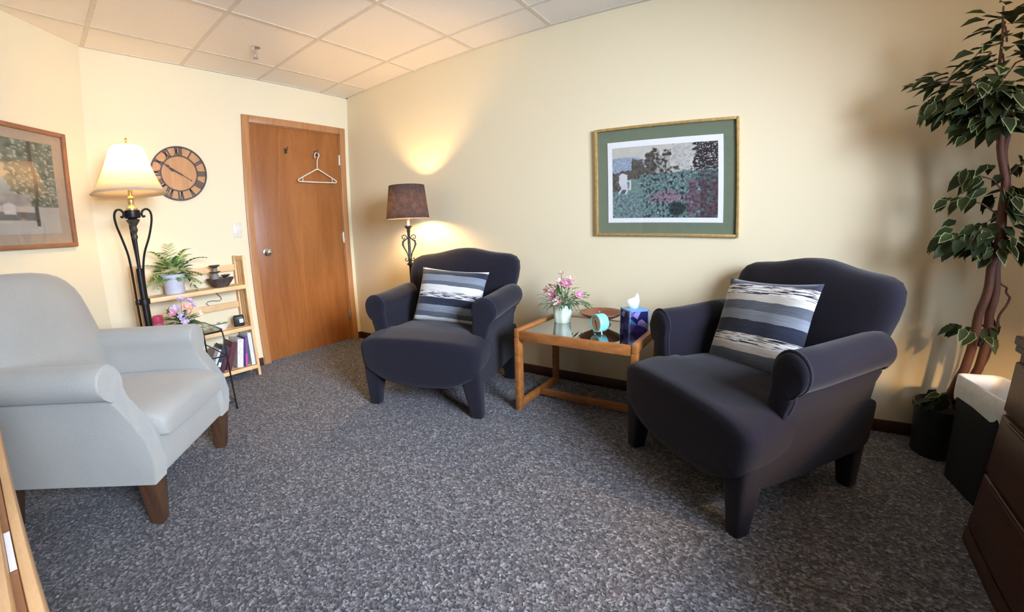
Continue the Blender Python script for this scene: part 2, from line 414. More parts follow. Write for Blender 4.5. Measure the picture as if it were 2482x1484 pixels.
# the hanger
hy, hx = -.376, .030
F = lambda a, b: (hx, a, b)
pts = arc((hy, 1.803), .024, 200, -20, 12, F)
h = MB()
h.tube([(hx, hy - .022, 1.797)] + arc((hy, 1.823), .023, 165, -60, 14, F) + [(hx, hy + .006, 1.782), (hx, hy, 1.765), (hx, hy - .002, 1.69)], .0052, 8)
L, Rr, zt, zb = hy - .205, hy + .205, 1.690, 1.573
h.tube([(hx, L + .008, zb + .020), (hx, L + .002, zb + .008), (hx, L + .012, zb), (hx, hy, zb - .002), (hx, Rr - .012, zb), (hx, Rr - .002, zb + .008), (hx, Rr - .008, zb + .020), (hx, hy + .012, zt), (hx, hy - .012, zt)], .0062, 8, closed=True)
h.tube([(hx, L + .050, zb), (hx, L + .050, zb + .045)], .004, 6); h.tube([(hx, Rr - .050, zb), (hx, Rr - .050, zb + .045)], .004, 6)
tag(h.build('clothes_hanger', M['ivory']), 'cream plastic clothes hanger hanging from a hook on the wooden door', 'hanger')
# switch
t_ = thing('light_switch', 'ivory light switch plate on the wall left of the door', 'light switch', (0, -1.152, 1.166))
MB().box((0, -.036, -.060), (.006, .036, .060), .002).build('switch_plate', M['ivory'], t_)
MB().box((.006, -.006, -.012), (.015, .006, .012), .002).build('toggle', M['white'], t_)
# sprinkler
t_ = thing('fire_sprinkler', 'small metal fire sprinkler hanging from the ceiling tiles', 'sprinkler', (.60, -1.19, H))
MB().lathe([(.034, 0), (.034, -.006), (.018, -.012), (.012, -.014)], n=18).build('escutcheon', M['steel'], t_)
s_ = MB(); s_.tube([(0, 0, -.010), (0, 0, -.045)], .010, 10); s_.tube([(0, -.011, -.045), (0, -.014, -.062), (0, -.003, -.078)], .0028, 6); s_.tube([(0, .011, -.045), (0, .014, -.062), (0, .003, -.078)], .0028, 6)
s_.build('pipe', M['steel'], t_)
MB().lathe([(.004, -.074), (.019, -.078), (.019, -.081), (.004, -.082)], n=14).build('deflector', M['steel'], t_)

# ------------------------------------------------------------------ pictures
def picture(name, u0, u1, v0, v1, fn, nu, nv, P, parent):
    """a flat painted grid; P maps (u,v) metres on the wall to a point"""
    vs, fs, cs = [], [], []
    for j in range(nv + 1):
        for i in range(nu + 1):
            a, b_ = i / nu, j / nv
            vs.append(P(u0 + (u1 - u0) * a, v0 + (v1 - v0) * b_)); cs.append(fn(a, b_))
    for j in range(nv):
        for i in range(nu):
            k = j * (nu + 1) + i; fs.append((k, k + 1, k + nu + 2, k + nu + 1))
    me = bpy.data.meshes.new(name); me.from_pydata(vs, [], fs)
    at = me.color_attributes.new('picture', 'FLOAT_COLOR', 'POINT')
    for i, q in enumerate(cs): at.data[i].color = (*q, 1)
    me.materials.append(attr_mat(name + '_ink')); o = bpy.data.objects.new(name, me); COL.objects.link(o); o.parent = parent; return o
def mixc(a, b, f): f = max(0, min(1, f)); return tuple(x + (y - x) * f for x, y in zip(a, b))
def N3(x, y, s, k=0.0): return noise.noise(Vector((x * s, y * s, k))) * .5 + .5
def garden(u, v):
    u0_ = u
    if v > .55: u = u + .07 * (N3(u * 1.5, v, 11, 31) - .5) + .04 * (N3(u * 1.5, v, 33, 32) - .5)
    n = N3(u * 1.5, v, 9, 1); m = N3(u * 1.5, v, 26, 2); f = N3(u * 1.5, v, 60, 3); lo_ = N3(u * 1.5, v, 4, 4)
    sky = mixc((.72, .70, .58), (.58, .54, .44), n)
    c = sky
    if u < .34: c = mixc(c, (.36, .45, .58), 1 if v < .86 - 1.2 * (u - .12) ** 2 else 0)          # far blue hill
    tree = .70 + .12 * (lo_ - .5) - .10 * (u < .1)
    if u < .26: tree = .66 + .10 * (n - .5)
    if .20 < u < .32: tree = .82 + .12 * (m - .5)
    if .34 < u < .56: tree = .93 + .2 * (n - .5)
    if v < tree: c = mixc((.070, .052, .042), (.22, .20, .15), (m - .25) * 1.5)
    if v < tree and .42 < u < .8 and m > .52: c = mixc(c, (.60, .57, .47), .7)
    if u > .58 and v > .62 and n > .42: c = mixc((.46, .45, .40), (.70, .68, .58), m)
    e = .80 + .10 * (lo_ - .5) + .08 * (m - .5)
    if u > e and v > .42: c = mixc((.022, .018, .022), (.085, .060, .060), m)
    if u > .66 and v > .6 and f > .66: c = (.72, .70, .62)
    lawn = .53 + .07 * u + .14 * max(0, u - .42)
    if .15 < u < .36 and v < lawn and v > .35: c = mixc((.13, .27, .22), (.22, .36, .28), m)
    bush = .36 if u < .28 else .60 + .08 * (n - .5) + .10 * max(0, u - .45)
    if v < bush:
        c = mixc((.040, .070, .062), (.20, .36, .33), (m - .22) * 1.5)
        if f > .60: c = mixc(c, (.42, .58, .56), .65)
        if m < .36: c = mixc(c, (.022, .030, .032), .8)
    if u < .30 and v < .38: c = mixc(c, (.22, .36, .38), .35)
    d = ((u - .53) / .17) ** 2 + ((v - .29) / .085) ** 2
    if d < .75 + (m - .5) * 3.2 and f > .38: c = mixc((.20, .10, .17), (.50, .25, .34), f)
    if u > .70 and v < .50 and n > .38: c = mixc((.085, .060, .070), (.34, .19, .26), (m - .3) * 1.6)
    if u > .84 and v < .62: c = mixc(c, (.075, .045, .050), .55)
    d = ((u - .63) / .085) ** 2 + ((v - .12) / .10) ** 2
    if d < .8 + (m - .5) * 1.2: c = mixc(c, (.014, .020, .022), .85)
    # the white wooden garden chair
    W_ = (.72, .72, .74); u = u0_
    if .068 < u < .150 and .46 < v < .60 + .035 * (1 - ((u - .109) / .041) ** 2): c = W_
    if .062 < u < .190 and abs(v - (.515 + .25 * max(0, u - .15))) < .010: c = W_
    if .085 < u < .150 and .40 < v < .47: c = mixc(W_, (.6, .6, .63), .4)
    for a, b_ in (((.088, .40), (.062, .345)), ((.152, .42), (.136, .335)), ((.180, .52), (.176, .395))):
        tt = (a[1] - v) / (a[1] - b_[1])
        if 0 <= tt <= 1 and abs(u - (a[0] + (b_[0] - a[0]) * tt)) < .009: c = W_
    return c
def garden_tone(u, v):
    c = garden(u + .010 * (N3(u, v, 30, 21) - .5), v + .016 * (N3(u, v, 30, 22) - .5)); k = .50 + .62 * N3(u * 1.5, v, 34, 23) ** 1.3 + .25 * (N3(u * 1.5, v, 75, 24) - .5)
    g_ = sum(c) / 3
    c = mixc(c, (g_, g_, g_), .22)
    return tuple(max(0, q_ * (k if max(c) < .58 else .80)) for q_ in c)
def avenue(u, v):      # u counts from the corner side of the picture
    n = N3(u, v, 7, 11); m = N3(u, v, 18, 12); f = N3(u, v, 40, 13)
    c = mixc((.40, .35, .24), (.55, .46, .28), n)
    if v < .60: c = mixc((.20, .31, .30), (.40, .42, .36), n)
    if u < .30 + .10 * (m - .5) + .1 * v and v > .16: c = mixc((.085, .105, .075), (.26, .28, .20), (m - .2) * 1.4)
    if u < .34 and f > .62 and v > .3: c = mixc(c, (.52, .52, .42), .7)
    if v < .42 and u >= .22: c = mixc((.22, .20, .18), (.44, .40, .35), m)
    if v < .30: c = mixc((.42, .37, .30), (.55, .50, .42), n)
    if v < .22: c = mixc((.44, .40, .33), (.52, .47, .38), n)
    if .14 < v < .22 + .03 * n and u > .18: c = mixc((.12, .115, .10), (.20, .185, .16), m)
    if abs(u - .17 - .012 * sin(v * 9)) < .014 and v > .08: c = (.085, .080, .062)
    if abs(u - .60) < .018 and .20 < v < .52: c = (.50, .47, .40)
    if .33 < u < .42 and .20 < v < .34 - abs(u - .375): c = (.58, .52, .45)
    return tuple(q_ * .82 for q_ in c)
# garden print on the right wall
PX0, PX1, PZ0, PZ1 = 2.567, 3.423, 1.004, 1.667
t_ = thing('framed_picture', 'gilt framed garden print with a sage green mat, hanging above the oak table', 'picture', ((PX0 + PX1) / 2, 0, (PZ0 + PZ1) / 2))
px, pz = (PX1 - PX0) / 2, (PZ1 - PZ0) / 2
f = MB(); fwid = .017
f.box((-px, -.026, -pz), (-px + fwid, -.001, pz), .004); f.box((px - fwid, -.026, -pz), (px, -.001, pz), .004)
f.box((-px + fwid, -.026, -pz), (px - fwid, -.001, -pz + fwid), .004); f.box((-px + fwid, -.026, pz - fwid), (px - fwid, -.001, pz), .004)
f.build('frame', M['gold'], t_)
MB().box((-px + .01, -.010, -pz + .01), (px - .01, -.001, pz - .01)).build('mat_board', M['matgreen'], t_, smooth=False)
cx0, cx1, cz0, cz1 = 2.650 - 2.995, 3.335 - 2.995, 1.085 - 1.3355, 1.577 - 1.3355
MB().box((cx0, -.0125, cz0), (cx1, -.010, cz1)).build('inner_mat', M['matwhite'], t_, smooth=False)
picture('garden_print', cx0 + .030, cx1 - .029, cz0 + .028, cz1 - .036, garden_tone, 190, 126, lambda a, b_: (a, -.0130, b_), t_)
MB().box((-px + .012, -.018, -pz + .012), (px - .012, -.016, pz - .012)).build('glazing', M['glass'], t_, smooth=False)
# street print on the angled left wall (local +x runs along the wall, away from the corner)
SW, SZ0, SZ1 = .94, 1.126, 1.822
o_ = LC + LD * .165
t_ = thing('framed_picture', 'brown framed print of a tree lined avenue on the wall behind the grey armchair', 'picture', (o_.x, o_.y, (SZ0 + SZ1) / 2), math.atan2(LD.y, LD.x))
pz = (SZ1 - SZ0) / 2; fwid = .026; Q = lambda y: y
f = MB()
f.box((0, .001, -pz), (fwid, .028, pz), .005); f.box((SW - fwid, .001, -pz), (SW, .028, pz), .005)
f.box((fwid, .001, -pz), (SW - fwid, .028, -pz + fwid), .005); f.box((fwid, .001, pz - fwid), (SW - fwid, .028, pz), .005)
f.build('frame', M['framebrown'], t_)
MB().box((.012, .001, -pz + .012), (SW - .012, .010, pz - .012)).build('mat_board', M['mattan'], t_, smooth=False)
picture('avenue_print', .090, SW - .09, -pz + .085, pz - .082, avenue, 100, 80, lambda a, b_: (a, .0115, b_), t_)
MB().box((.014, .017, -pz + .014), (SW - .014, .019, pz - .014)).build('glazing', M['glass'], t_, smooth=False)

# ------------------------------------------------------------------ wall clock
t_ = thing('wall_clock', 'round wooden wall clock with dark roman numerals, half behind the lit lamp shade', 'clock', (0, -1.570, 1.612))
def disc(r0, r1, x0, x1, n=56):
    lo_ = [(r0, x0), (r1, x0), (r1, x1), (r0, x1)]
    return [[(x, r * sin(2 * pi * k / n), r * cos(2 * pi * k / n)) for (r, x) in lo_] for k in range(n)]
CR = .202
m = MB(); m.loft([[(0, r * sin(2 * pi * k / 56), r * cos(2 * pi * k / 56)) for k in range(56)] if x == 0 else [(x, r * sin(2 * pi * k / 56), r * cos(2 * pi * k / 56)) for k in range(56)] for r, x in ((CR - .004, 0), (CR - .004, .014))])
m.build('dial', M['clockwood'], t_)
m = MB(); m.loft(disc(CR - .010, CR, .001, .022), closed=True, cap=False); m.build('outer_rim', M['clockdark'], t_)
m = MB(); m.loft(disc(.126, .135, .013, .019), closed=True, cap=False); m.build('inner_rim', M['clockdark'], t_)
rom = ['XII', 'I', 'II', 'III', 'IIII', 'V', 'VI', 'VII', 'VIII', 'IX', 'X', 'XI']
def stroke(a, b_, wd, ang):
    (p0, q0), (p1, q1) = a, b_; d = Vector((p1 - p0, q1 - q0)); nrm = Vector((-d.y, d.x)).normalized() * wd / 2
    pl = [Vector((p0, q0)) + nrm, Vector((p1, q1)) + nrm, Vector((p1, q1)) - nrm, Vector((p0, q0)) - nrm]
    ca, sa = cos(ang), sin(ang)
    m.prism([(x * ca + y * sa, -x * sa + y * ca) for x, y in [tuple(w_) for w_ in pl]], .0135, .0175, 0)
for i, tx in enumerate(rom):
    m = MB(); ang = 2 * pi * i / 12; wd = {'I': .0135, 'V': .030, 'X': .030}; tot = sum(wd[ch] for ch in tx) + .0; x = -tot / 2
    r0, r1 = .133, .195
    for ch in tx:
        w_ = wd[ch]; xc = x + w_ / 2
        if ch == 'I': stroke((xc, r0), (xc, r1), .0098, ang)
        if ch == 'V': stroke((x + .005, r1), (xc + .001, r0), .013, ang); stroke((x + w_ - .004, r1), (xc, r0), .007, ang)
        if ch == 'X': stroke((x + .005, r1), (x + w_ - .005, r0), .013, ang); stroke((x + w_ - .004, r1), (x + .004, r0), .007, ang)
        x += w_
    m.build('numeral', M['clockdark'], t_, smooth=False)
def hand(name, ang, ln, tail, prof, x, matl):
    h_ = MB(); ca, sa = cos(ang), sin(ang)
    pl = [(w_, r) for r, w_ in prof] + [(-w_, r) for r, w_ in reversed(prof)]
    h_.prism([(p * ca + q_ * sa, -p * sa + q_ * ca) for p, q_ in pl], x, x + .002, 0)
    h_.build(name, matl, t_, smooth=False)
hand('hour_hand', R(296), .07, .02, [(-.02, .004), (.0, .005), (.040, .004), (.055, .012), (.068, .006), (.085, .001)], .020, M['clockdark'])
hand('minute_hand', R(303), .12, .03, [(-.03, .003), (.0, .004), (.080, .003), (.094, .010), (.106, .005), (.132, .001)], .0225, M['clockdark'])
hand('second_hand', R(123), .11, .0, [(.0, .0016), (.09, .0014), (.096, .004), (.104, .001)], .025, M['clockdark'])

# ------------------------------------------------------------------ lamps
# left: scrolled iron floor lamp with a bell shade
lx, ly = .45, -1.982
t_ = thing('floor_lamp', 'lit floor lamp with a cream bell shade and black scrolled iron stem', 'lamp', (lx, ly, 0))
MB().lathe([(.005, 0), (.135, 0), (.135, .012), (.115, .022), (.06, .030), (.026, .050), (.020, .075)], n=32).build('base', M['iron'], t_)
MB().tube([(0, 0, .06), (0, 0, .60), (0, 0, .955)], .021, 14).build('pole', M['iron'], t_)
p_ = MB(); p_.tube([(-.004, 0, .95), (.0, 0, 1.27)], .011, 10); p_.build('upper_stem', M['iron'], t_)
EU = Vector((-.15, .99, 0)).normalized()
def scroll(sgn, depth, foot):
    d = EU * sgn + Vector((EU.y, -EU.x, 0)) * depth; d.normalize()
    pr = [(foot, .02), (foot, .40), (foot, .74), (foot + .002, .92), (foot * .55 + .030, 1.04), (.078, 1.14), (.100, 1.22), (.107, 1.275), (.098, 1.308), (.078, 1.319), (.058, 1.308), (.052, 1.288), (.060, 1.272), (.071, 1.278)]
    out = []
    for i in range(len(pr) - 1):
        p0, p1, p2, p3 = pr[max(i - 1, 0)], pr[i], pr[i + 1], pr[min(i + 2, len(pr) - 1)]
        for s_ in range(4):
            u = s_ / 4
            out.append(tuple(.5 * ((2 * p1[j]) + (-p0[j] + p2[j]) * u + (2 * p0[j] - 5 * p1[j] + 4 * p2[j] - p3[j]) * u * u + (-p0[j] + 3 * p1[j] - 3 * p2[j] + p3[j]) * u ** 3) for j in (0, 1)))
    out.append(pr[-1])
    sc_ = MB(); sc_.tube([Vector((d.x * a, d.y * a, z)) for a, z in out], .0068, 8); sc_.build('scroll_arm', M['iron'], t_)
scroll(-1, .10, .046); scroll(1, .25, .018); scroll(.1, -1, .018)
MB().lathe([(.016, .725), (.034, .728), (.034, .762), (.016, .765)], n=18).build('collar', M['iron'], t_)
MB().box((-.014, -.054, .732), (.014, -.010, .758), .003).build('collar_bracket', M['iron'], t_)
fi = MB(); fi.lathe([(.010, 1.13), (.018, 1.15), (.012, 1.17), (.022, 1.19), (.016, 1.215), (.036, 1.245), (.040, 1.255), (.020, 1.262)], n=18); fi.build('finial_drop', M['bronze'], t_)
MB().lathe([(.02, 1.262), (.044, 1.266), (.046, 1.272), (.044, 1.312), (.02, 1.316)], n=22).build('drum', M['iron'], t_)
MB().lathe([(.034, 1.314), (.034, 1.324), (.024, 1.335), (.016, 1.345), (.018, 1.36), (.020, 1.37), (.018, 1.378), (.022, 1.386), (.018, 1.394), (.012, 1.40), (.012, 1.475), (.016, 1.48), (.016, 1.535), (.006, 1.54)], n=18).build('candle_stem', M['brass'], t_)
MB().lathe([(.008, 1.525), (.016, 1.555), (.030, 1.592), (.031, 1.612), (.024, 1.634), (.006, 1.644)], n=16).build('bulb', M['bulbL'], t_)
hp = MB(); hp.tube([(0, -.012, 1.50), (0, -.052, 1.56), (0, -.046, 1.64), (0, -.004, 1.70), (0, 0, 1.725)], .0022, 6); hp.tube([(0, .012, 1.50), (0, .052, 1.56), (0, .046, 1.64), (0, .004, 1.70), (0, 0, 1.715)], .0022, 6)
hp.tube([(0, -.088, 1.700), (0, .088, 1.700)], .002, 6); hp.tube([(-.088, 0, 1.700), (.088, 0, 1.700)], .002, 6)
hp.build('harp', M['brass'], t_)
sh = MB(); pr = []
for i in range(13):
    u = i / 12; pr.append((.213 - .123 * (u ** .72), 1.412 + .290 * u))
sh.loft([[(r * cos(2 * pi * k / 48), r * sin(2 * pi * k / 48), z) for k in range(48)] for r, z in pr + [(r - .002, z) for r, z in reversed(pr)]], closed=True, cap=False)
sh.build('lamp_shade', M['shadeL'], t_, ang=80)
MB().lathe([(.004, 1.718), (.007, 1.724), (.004, 1.732), (.009, 1.740), (.006, 1.750), (.001, 1.754)], n=12).build('finial', M['brass'], t_)
for r, z in ((.2135, 1.413), (.0905, 1.7015)): MB().tube([(r * cos(2 * pi * k / 48), r * sin(2 * pi * k / 48), z) for k in range(48)], .0028, 6, closed=True).build('shade_trim', M['shadeL'], t_)

# right: slim scroll lamp with a dark drum shade
t_ = thing('floor_lamp', 'lit floor lamp with a dark drum shade standing in the corner behind the dark armchair', 'lamp', (1.115, -.25, 0))
MB().lathe([(.005, 0), (.125, 0), (.125, .012), (.10, .022), (.03, .040), (.014, .07)], n=28).build('base', M['bronze'], t_)
p_ = MB(); p_.tube([(0, 0, .05), (0, 0, .80)], .0105, 12); p_.build('pole', M['iron'], t_)
st = MB(); st.lathe([(.012, .795), (.026, .805), (.026, .812), (.014, .822), (.013, .84), (.018, .85), (.012, .87), (.011, 1.05), (.014, 1.055), (.011, 1.06), (.017, 1.072), (.010, 1.078), (.014, 1.083), (.030, 1.105), (.030, 1.110), (.010, 1.112)], n=18)
st.build('ornate_stem', M['bronze'], t_)
EU = Vector((.68, .74, 0)).normalized()
def scr(sg):
    P2 = lambda a, z: Vector((EU.x * a * sg, EU.y * a * sg, z))
    s_ = MB()
    s_.tube([P2(.012, .865), P2(.020, .90), P2(.038, .935), P2(.050, .965), P2(.046, .990), P2(.030, 1.000), P2(.014, 1.012), P2(.010, 1.022)], .0055, 8, radii=[.004, .005, .006, .0085, .0085, .006, .005, .004])
    s_.tube([P2(.010, 1.012), P2(.024, 1.034), P2(.040, 1.040), P2(.052, 1.030), P2(.052, 1.014), P2(.042, 1.006), P2(.033, 1.012), P2(.036, 1.021)], .0042, 8)
    s_.tube([P2(.012, .838), P2(.030, .834), P2(.038, .845), P2(.032, .856), P2(.024, .852)], .0042, 8)
    s_.build('scroll', M['bronze'], t_)
scr(1); scr(-1)
MB().lathe([(.012, 1.112), (.012, 1.16), (.017, 1.165), (.017, 1.20), (.005, 1.205)], n=16).build('socket', M['ivory'], t_)
MB().lathe([(.008, 1.205), (.016, 1.22), (.030, 1.250), (.031, 1.270), (.024, 1.292), (.006, 1.302)], n=16).build('bulb', M['bulbR'], t_)
sh = MB(); rb, rt_, z0, z1 = .168, .138, 1.168, 1.424
sh.loft([[(r * cos(2 * pi * k / 48), r * sin(2 * pi * k / 48), z) for k in range(48)] for r, z in ((rb, z0), ((rb + rt_) / 2, (z0 + z1) / 2), (rt_, z1), (rt_ - .003, z1), ((rb + rt_) / 2 - .003, (z0 + z1) / 2), (rb - .003, z0))], closed=True, cap=False)
sh.build('lamp_shade', M['shadeR'], t_, ang=60)
sp_ = MB()
for a in (0, 120, 240): sp_.tube([(.010 * cos(R(a)), .010 * sin(R(a)), 1.195), ((rb - .004) * cos(R(a)), (rb - .004) * sin(R(a)), z0 + .012)], .002, 6)
sp_.build('shade_spider', M['iron'], t_)

# table lamp standing on the dresser, past the right edge of the photograph
t_ = thing('table_lamp', 'lit table lamp with a cream shade standing on the cherry wood dresser', 'lamp', (4.70, -1.36, .7502))
MB().lathe([(.005, 0), (.075, 0), (.075, .012), (.030, .024), (.045, .06), (.055, .11), (.040, .17), (.016, .20), (.013, .26)], n=28).build('base', M['bronze'], t_)
MB().lathe([(.006, .26), (.014, .27), (.030, .30), (.031, .32), (.024, .34), (.006, .348)], n=16).build('bulb', M['bulbT'], t_)
sh = MB(); sh.loft([[(r * cos(2 * pi * k / 40), r * sin(2 * pi * k / 40), z) for k in range(40)] for r, z in ((.165, .22), (.10, .43), (.098, .43), (.163, .22))], closed=True, cap=False)
sh.build('lamp_shade', M['shadeT'], t_, ang=80)
sp_ = MB(); sp_.tube([(0, 0, .25), (.05, 0, .25), (.048, 0, .36), (0, 0, .415), (-.048, 0, .36), (-.05, 0, .25), (0, 0, .25)], .002, 6); sp_.tube([(-.10, 0, .418), (.10, 0, .418)], .002, 6)
sp_.build('harp', M['bronze'], t_)

# ------------------------------------------------------------------ dark slipcovered armchairs
XA, YA, ZA = Vector((1, 0, 0)), Vector((0, 1, 0)), Vector((0, 0, 1))
def navy_chair(label, loc, rz):
    t_ = thing('armchair', label, 'armchair', loc, rz)
    F_ = M['navy']
    # base with a sagging hem
    b = MB(); loops = []
    for i in range(17):
        s_ = -1 + 2 * i / 16; u = .386 * s_
        zb = .172 + .008 * abs(s_) ** 4; e = 1 - abs(s_) ** 12 * .03
        loops.append(sup((u, .352, (zb + .42) / 2), YA, ZA, .352 * e, (.42 - zb) / 2 * (1 - abs(s_) ** 14 * .06), 7, 36))
    b.loft(loops); b.build('base', F_, t_)
    # T shaped seat whose cloth runs straight down the front
    b = MB(); loops = []
    def hem(x): return .158 + .062 * min(1, abs(x) / .36) ** 2.4
    for v, w_, zt, k_ in ((-.074, .398, .444, .40), (-.071, .398, .444, .72), (-.064, .398, .444, .90), (-.052, .398, .444, .965), (-.030, .398, .444, .995), (.0, .398, .448, 1), (.05, .398, .458, 1), (.11, .396, .464, 1), (.160, .392, .466, 1), (.172, .325, .467, 2), (.20, .315, .468, 2), (.32, .315, .466, 2), (.45, .315, .458, 2), (.60, .315, .448, 2)):
        L_ = []
        for k in range(56):
            a = 2 * pi * k / 56; ct, st = cos(a), sin(a); n_ = 6
            x = math.copysign(abs(ct) ** (2 / n_), ct); y = math.copysign(abs(st) ** (2 / n_), st)
            zb = hem(x * w_) + (.1 if k_ == 2 else 0); tt = (y + 1) / 2
            wd_ = w_ * (.940 + .060 * sin(min(1, tt * 1.25) * pi / 2)) if v < .165 else w_
            top = zt + .018 * (1 - x * x); q_ = min(k_, 1); zz = zb + (top - zb) * tt
            L_.append(Vector((x * wd_ * q_, v, .32 + (zz - .32) * q_)))
        loops.append(L_)
    b.loft(loops); b.build('seat', F_, t_)
    # arms
    for sg in (-1, 1):
        cx_, cz_, r_ = .372, .600, .074
        prof = [(.285, .20), (.287, .34), (.292, .46), (.302, .530)]
        prof += [(cx_ + r_ * cos(R(a)), cz_ + r_ * sin(R(a))) for a in [205 - 14.5 * i for i in range(20)]]
        prof += [(.400, .510), (.384, .46), (.376, .38), (.374, .28), (.372, .19), (.33, .17)]
        cen = Vector((.345, .45))
        loops = []
        for v, k_ in ((.100, .80), (.104, .92), (.112, .975), (.124, 1.0), (.25, 1), (.40, 1), (.54, 1), (.61, .97), (.64, .88), (.653, .70)):
            dz = .030 * max(0, (v - .2)) / .5; du = .018 * max(0, (v - .15)) / .5
            loops.append([Vector((sg * (cen.x + (p[0] - cen.x) * k_ + du * (p[1] - .2) / .4), v, cen.y + (p[1] - cen.y) * k_ + dz * (p[1] > .4))) for p in prof])
        a_ = MB(); a_.loft(loops); ar = a_.build('arm', F_, t_, ang=50)
        pp = MB(); pp.tube([Vector((sg * p[0], .120, p[1])) for p in prof[2:26]], .0052, 6); pp.build('piping', M['pipe'], ar)
    # camel back
    half = [(0, .930), (.06, .927), (.12, .916), (.18, .903), (.24, .894), (.30, .889), (.345, .883), (.385, .866), (.410, .835), (.418, .79), (.414, .73), (.402, .67), (.385, .60), (.365, .52), (.350, .44), (.33, .36)]
    ol = [(-x, z) for x, z in reversed(half)] + half[1:]
    cen = Vector((0, .67)); loops = []
    for k_, d in ((.30, -.022), (.60, -.018), (.84, -.006), (.94, .006), (.985, .022), (1.0, .045), (1.0, .090), (.975, .112), (.93, .122)):
        loops.append([Vector((cen.x + (x - cen.x) * k_, (.490 + (cen.y + (z - cen.y) * k_ - .43) * .385 + d), cen.y + (z - cen.y) * k_)) for x, z in ol])
    b = MB(); b.loft(loops); b.build('backrest', F_, t_, ang=60)
    # legs under the same cloth
    for sx, vy in ((-1, 0), (1, 0), (-1, 1), (1, 1)):
        loops = []
        for z, h_, o in ((.34 if not vy else .20, .055, .0), (.24 if not vy else .18, .056 if not vy else .052, .0), (.16, .050, 0), (.08, .041, 0), (.02, .036, 0), (0, .034, 0)):
            vy_ = (-.052 + .060 if not vy else .700 - h_)
            loops.append(sup((sx * ((.386 if not vy else .380) - h_), vy_, z), XA, YA, h_, h_, 4.5, 24))
        b = MB(); b.loft(loops); b.build('leg', F_, t_)
    return t_
A1 = math.atan2(.206, .716); A2 = math.atan2(-.468, .539)
e1 = Vector((cos(A1), sin(A1), 0)); e2 = Vector((cos(A2), sin(A2), 0))
C1 = Vector((1.827, -.911, 0)) + e1 * .012 + Vector((-e1.y, e1.x, 0)) * .022; C2 = Vector((3.322, -.896, 0)) + e2 * -.006 + Vector((-e2.y, e2.x, 0)) * .004
ch1 = navy_chair('dark navy slipcovered armchair between the dark shaded floor lamp and the oak table', C1, A1)
ch2 = navy_chair('dark navy slipcovered armchair on the right, between the oak table and the ficus tree', C2, A2)

# cushions
def cushion(label, mat_, loc, rot, w_, h_, th, grp):
    n = 26; vs = []; fs = []
    for side in (1, -1):
        for j in range(n + 1):
            for i in range(n + 1):
                a, b_ = -1 + 2 * i / n, -1 + 2 * j / n
                pin = 1 - .075 * (1 - a * a) * abs(b_) ** 3; pin2 = 1 - .075 * (1 - b_ * b_) * abs(a) ** 3
                t2 = ((1 - abs(a) ** 2.6) * (1 - abs(b_) ** 2.6)) ** .55
                wr = .006 * noise.noise(Vector((a * 2.2, b_ * 2.2, side * 3 + w_ * 9)))
                vs.append((a * w_ / 2 * pin2, -side * (th / 2 * t2 + (wr if t2 > .2 else 0)), b_ * h_ / 2 * pin))
        k0 = 0 if side == 1 else (n + 1) ** 2
        for j in range(n):
            for i in range(n):
                k = k0 + j * (n + 1) + i; fs.append((k, k + 1, k + n + 2, k + n + 1))
    m_ = MB(); m_.add(vs, fs); o = m_.build('throw_pillow', mat_, ang=75)
    bm = bmesh.new(); bm.from_mesh(o.data); bmesh.ops.remove_doubles(bm, verts=bm.verts, dist=.0006); bmesh.ops.recalc_face_normals(bm, faces=bm.faces); bm.to_mesh(o.data); bm.free()
    for p in o.data.polygons: p.use_smooth = True
    o.location = loc; o.rotation_euler = rot; tag(o, label, 'pillow', grp); return o
def inchair(C, A, u, v, z): return C + Vector((cos(A) * u - sin(A) * v, sin(A) * u + cos(A) * v, z))
cushion('navy, grey and white striped pillow upright in the armchair beside the dark shaded lamp', M['cushA'], inchair(C1, A1, .034, .380, .632), (R(-22), R(4), A1 + R(-2)), .49, .37, .15, None)
cushion('grey and white striped pillow tilted in the right hand armchair near the ficus', M['cushB'], inchair(C2, A2, -.040, .425, .634), (R(-24), R(-3.5), A2 + R(6)), .48, .43, .15, None)

# ------------------------------------------------------------------ pale grey armchair
GA = math.atan2(.684, -.73)
GC = Vector((1.494, -2.115, 0)) + Vector((cos(GA), sin(GA), 0)) * .012
t_ = thing('armchair', 'pale grey upholstered armchair with rolled arms and brown wooden legs', 'armchair', GC, GA)
F_ = M['grey']
b = MB(); loops = []
for i in range(9):
    s_ = -1 + 2 * i / 8
    loops.append(sup((.335 * s_, .285, .28), YA, ZA, .350 * (1 - .02 * abs(s_) ** 8), .092, 12, 40))
b.loft(loops); b.build('base', F_, t_)
b = MB(); loops = []
for v, w_, zt, zb in ((-.112, .255, .405, .356), (-.109, .266, .424, .350), (-.094, .272, .440, .347), (-.06, .274, .455, .346), (.0, .275, .464, .345), (.2, .276, .470, .345), (.4, .276, .466, .345), (.56, .276, .460, .345)):
    L_ = sup((0, v, (zt + zb) / 2), XA, ZA, w_, (zt - zb) / 2, 7, 40)
    for p in L_:
        if p.z > (zt + zb) / 2: p.z += .014 * (1 - (p.x / w_) ** 2)
    loops.append(L_)
b.loft(loops); b.build('seat_cushion', F_, t_)
def sweep(z):
    pts_ = [(.19, -.062), (.25, -.080), (.31, -.088), (.37, -.082), (.425, -.060), (.475, -.030), (.525, .006), (.57, .018), (.70, .024)]
    for (z0, v0), (z1, v1) in zip(pts_, pts_[1:]):
        if z <= z1: return v0 + (v1 - v0) * max(0, (z - z0)) / (z1 - z0)
    return .024
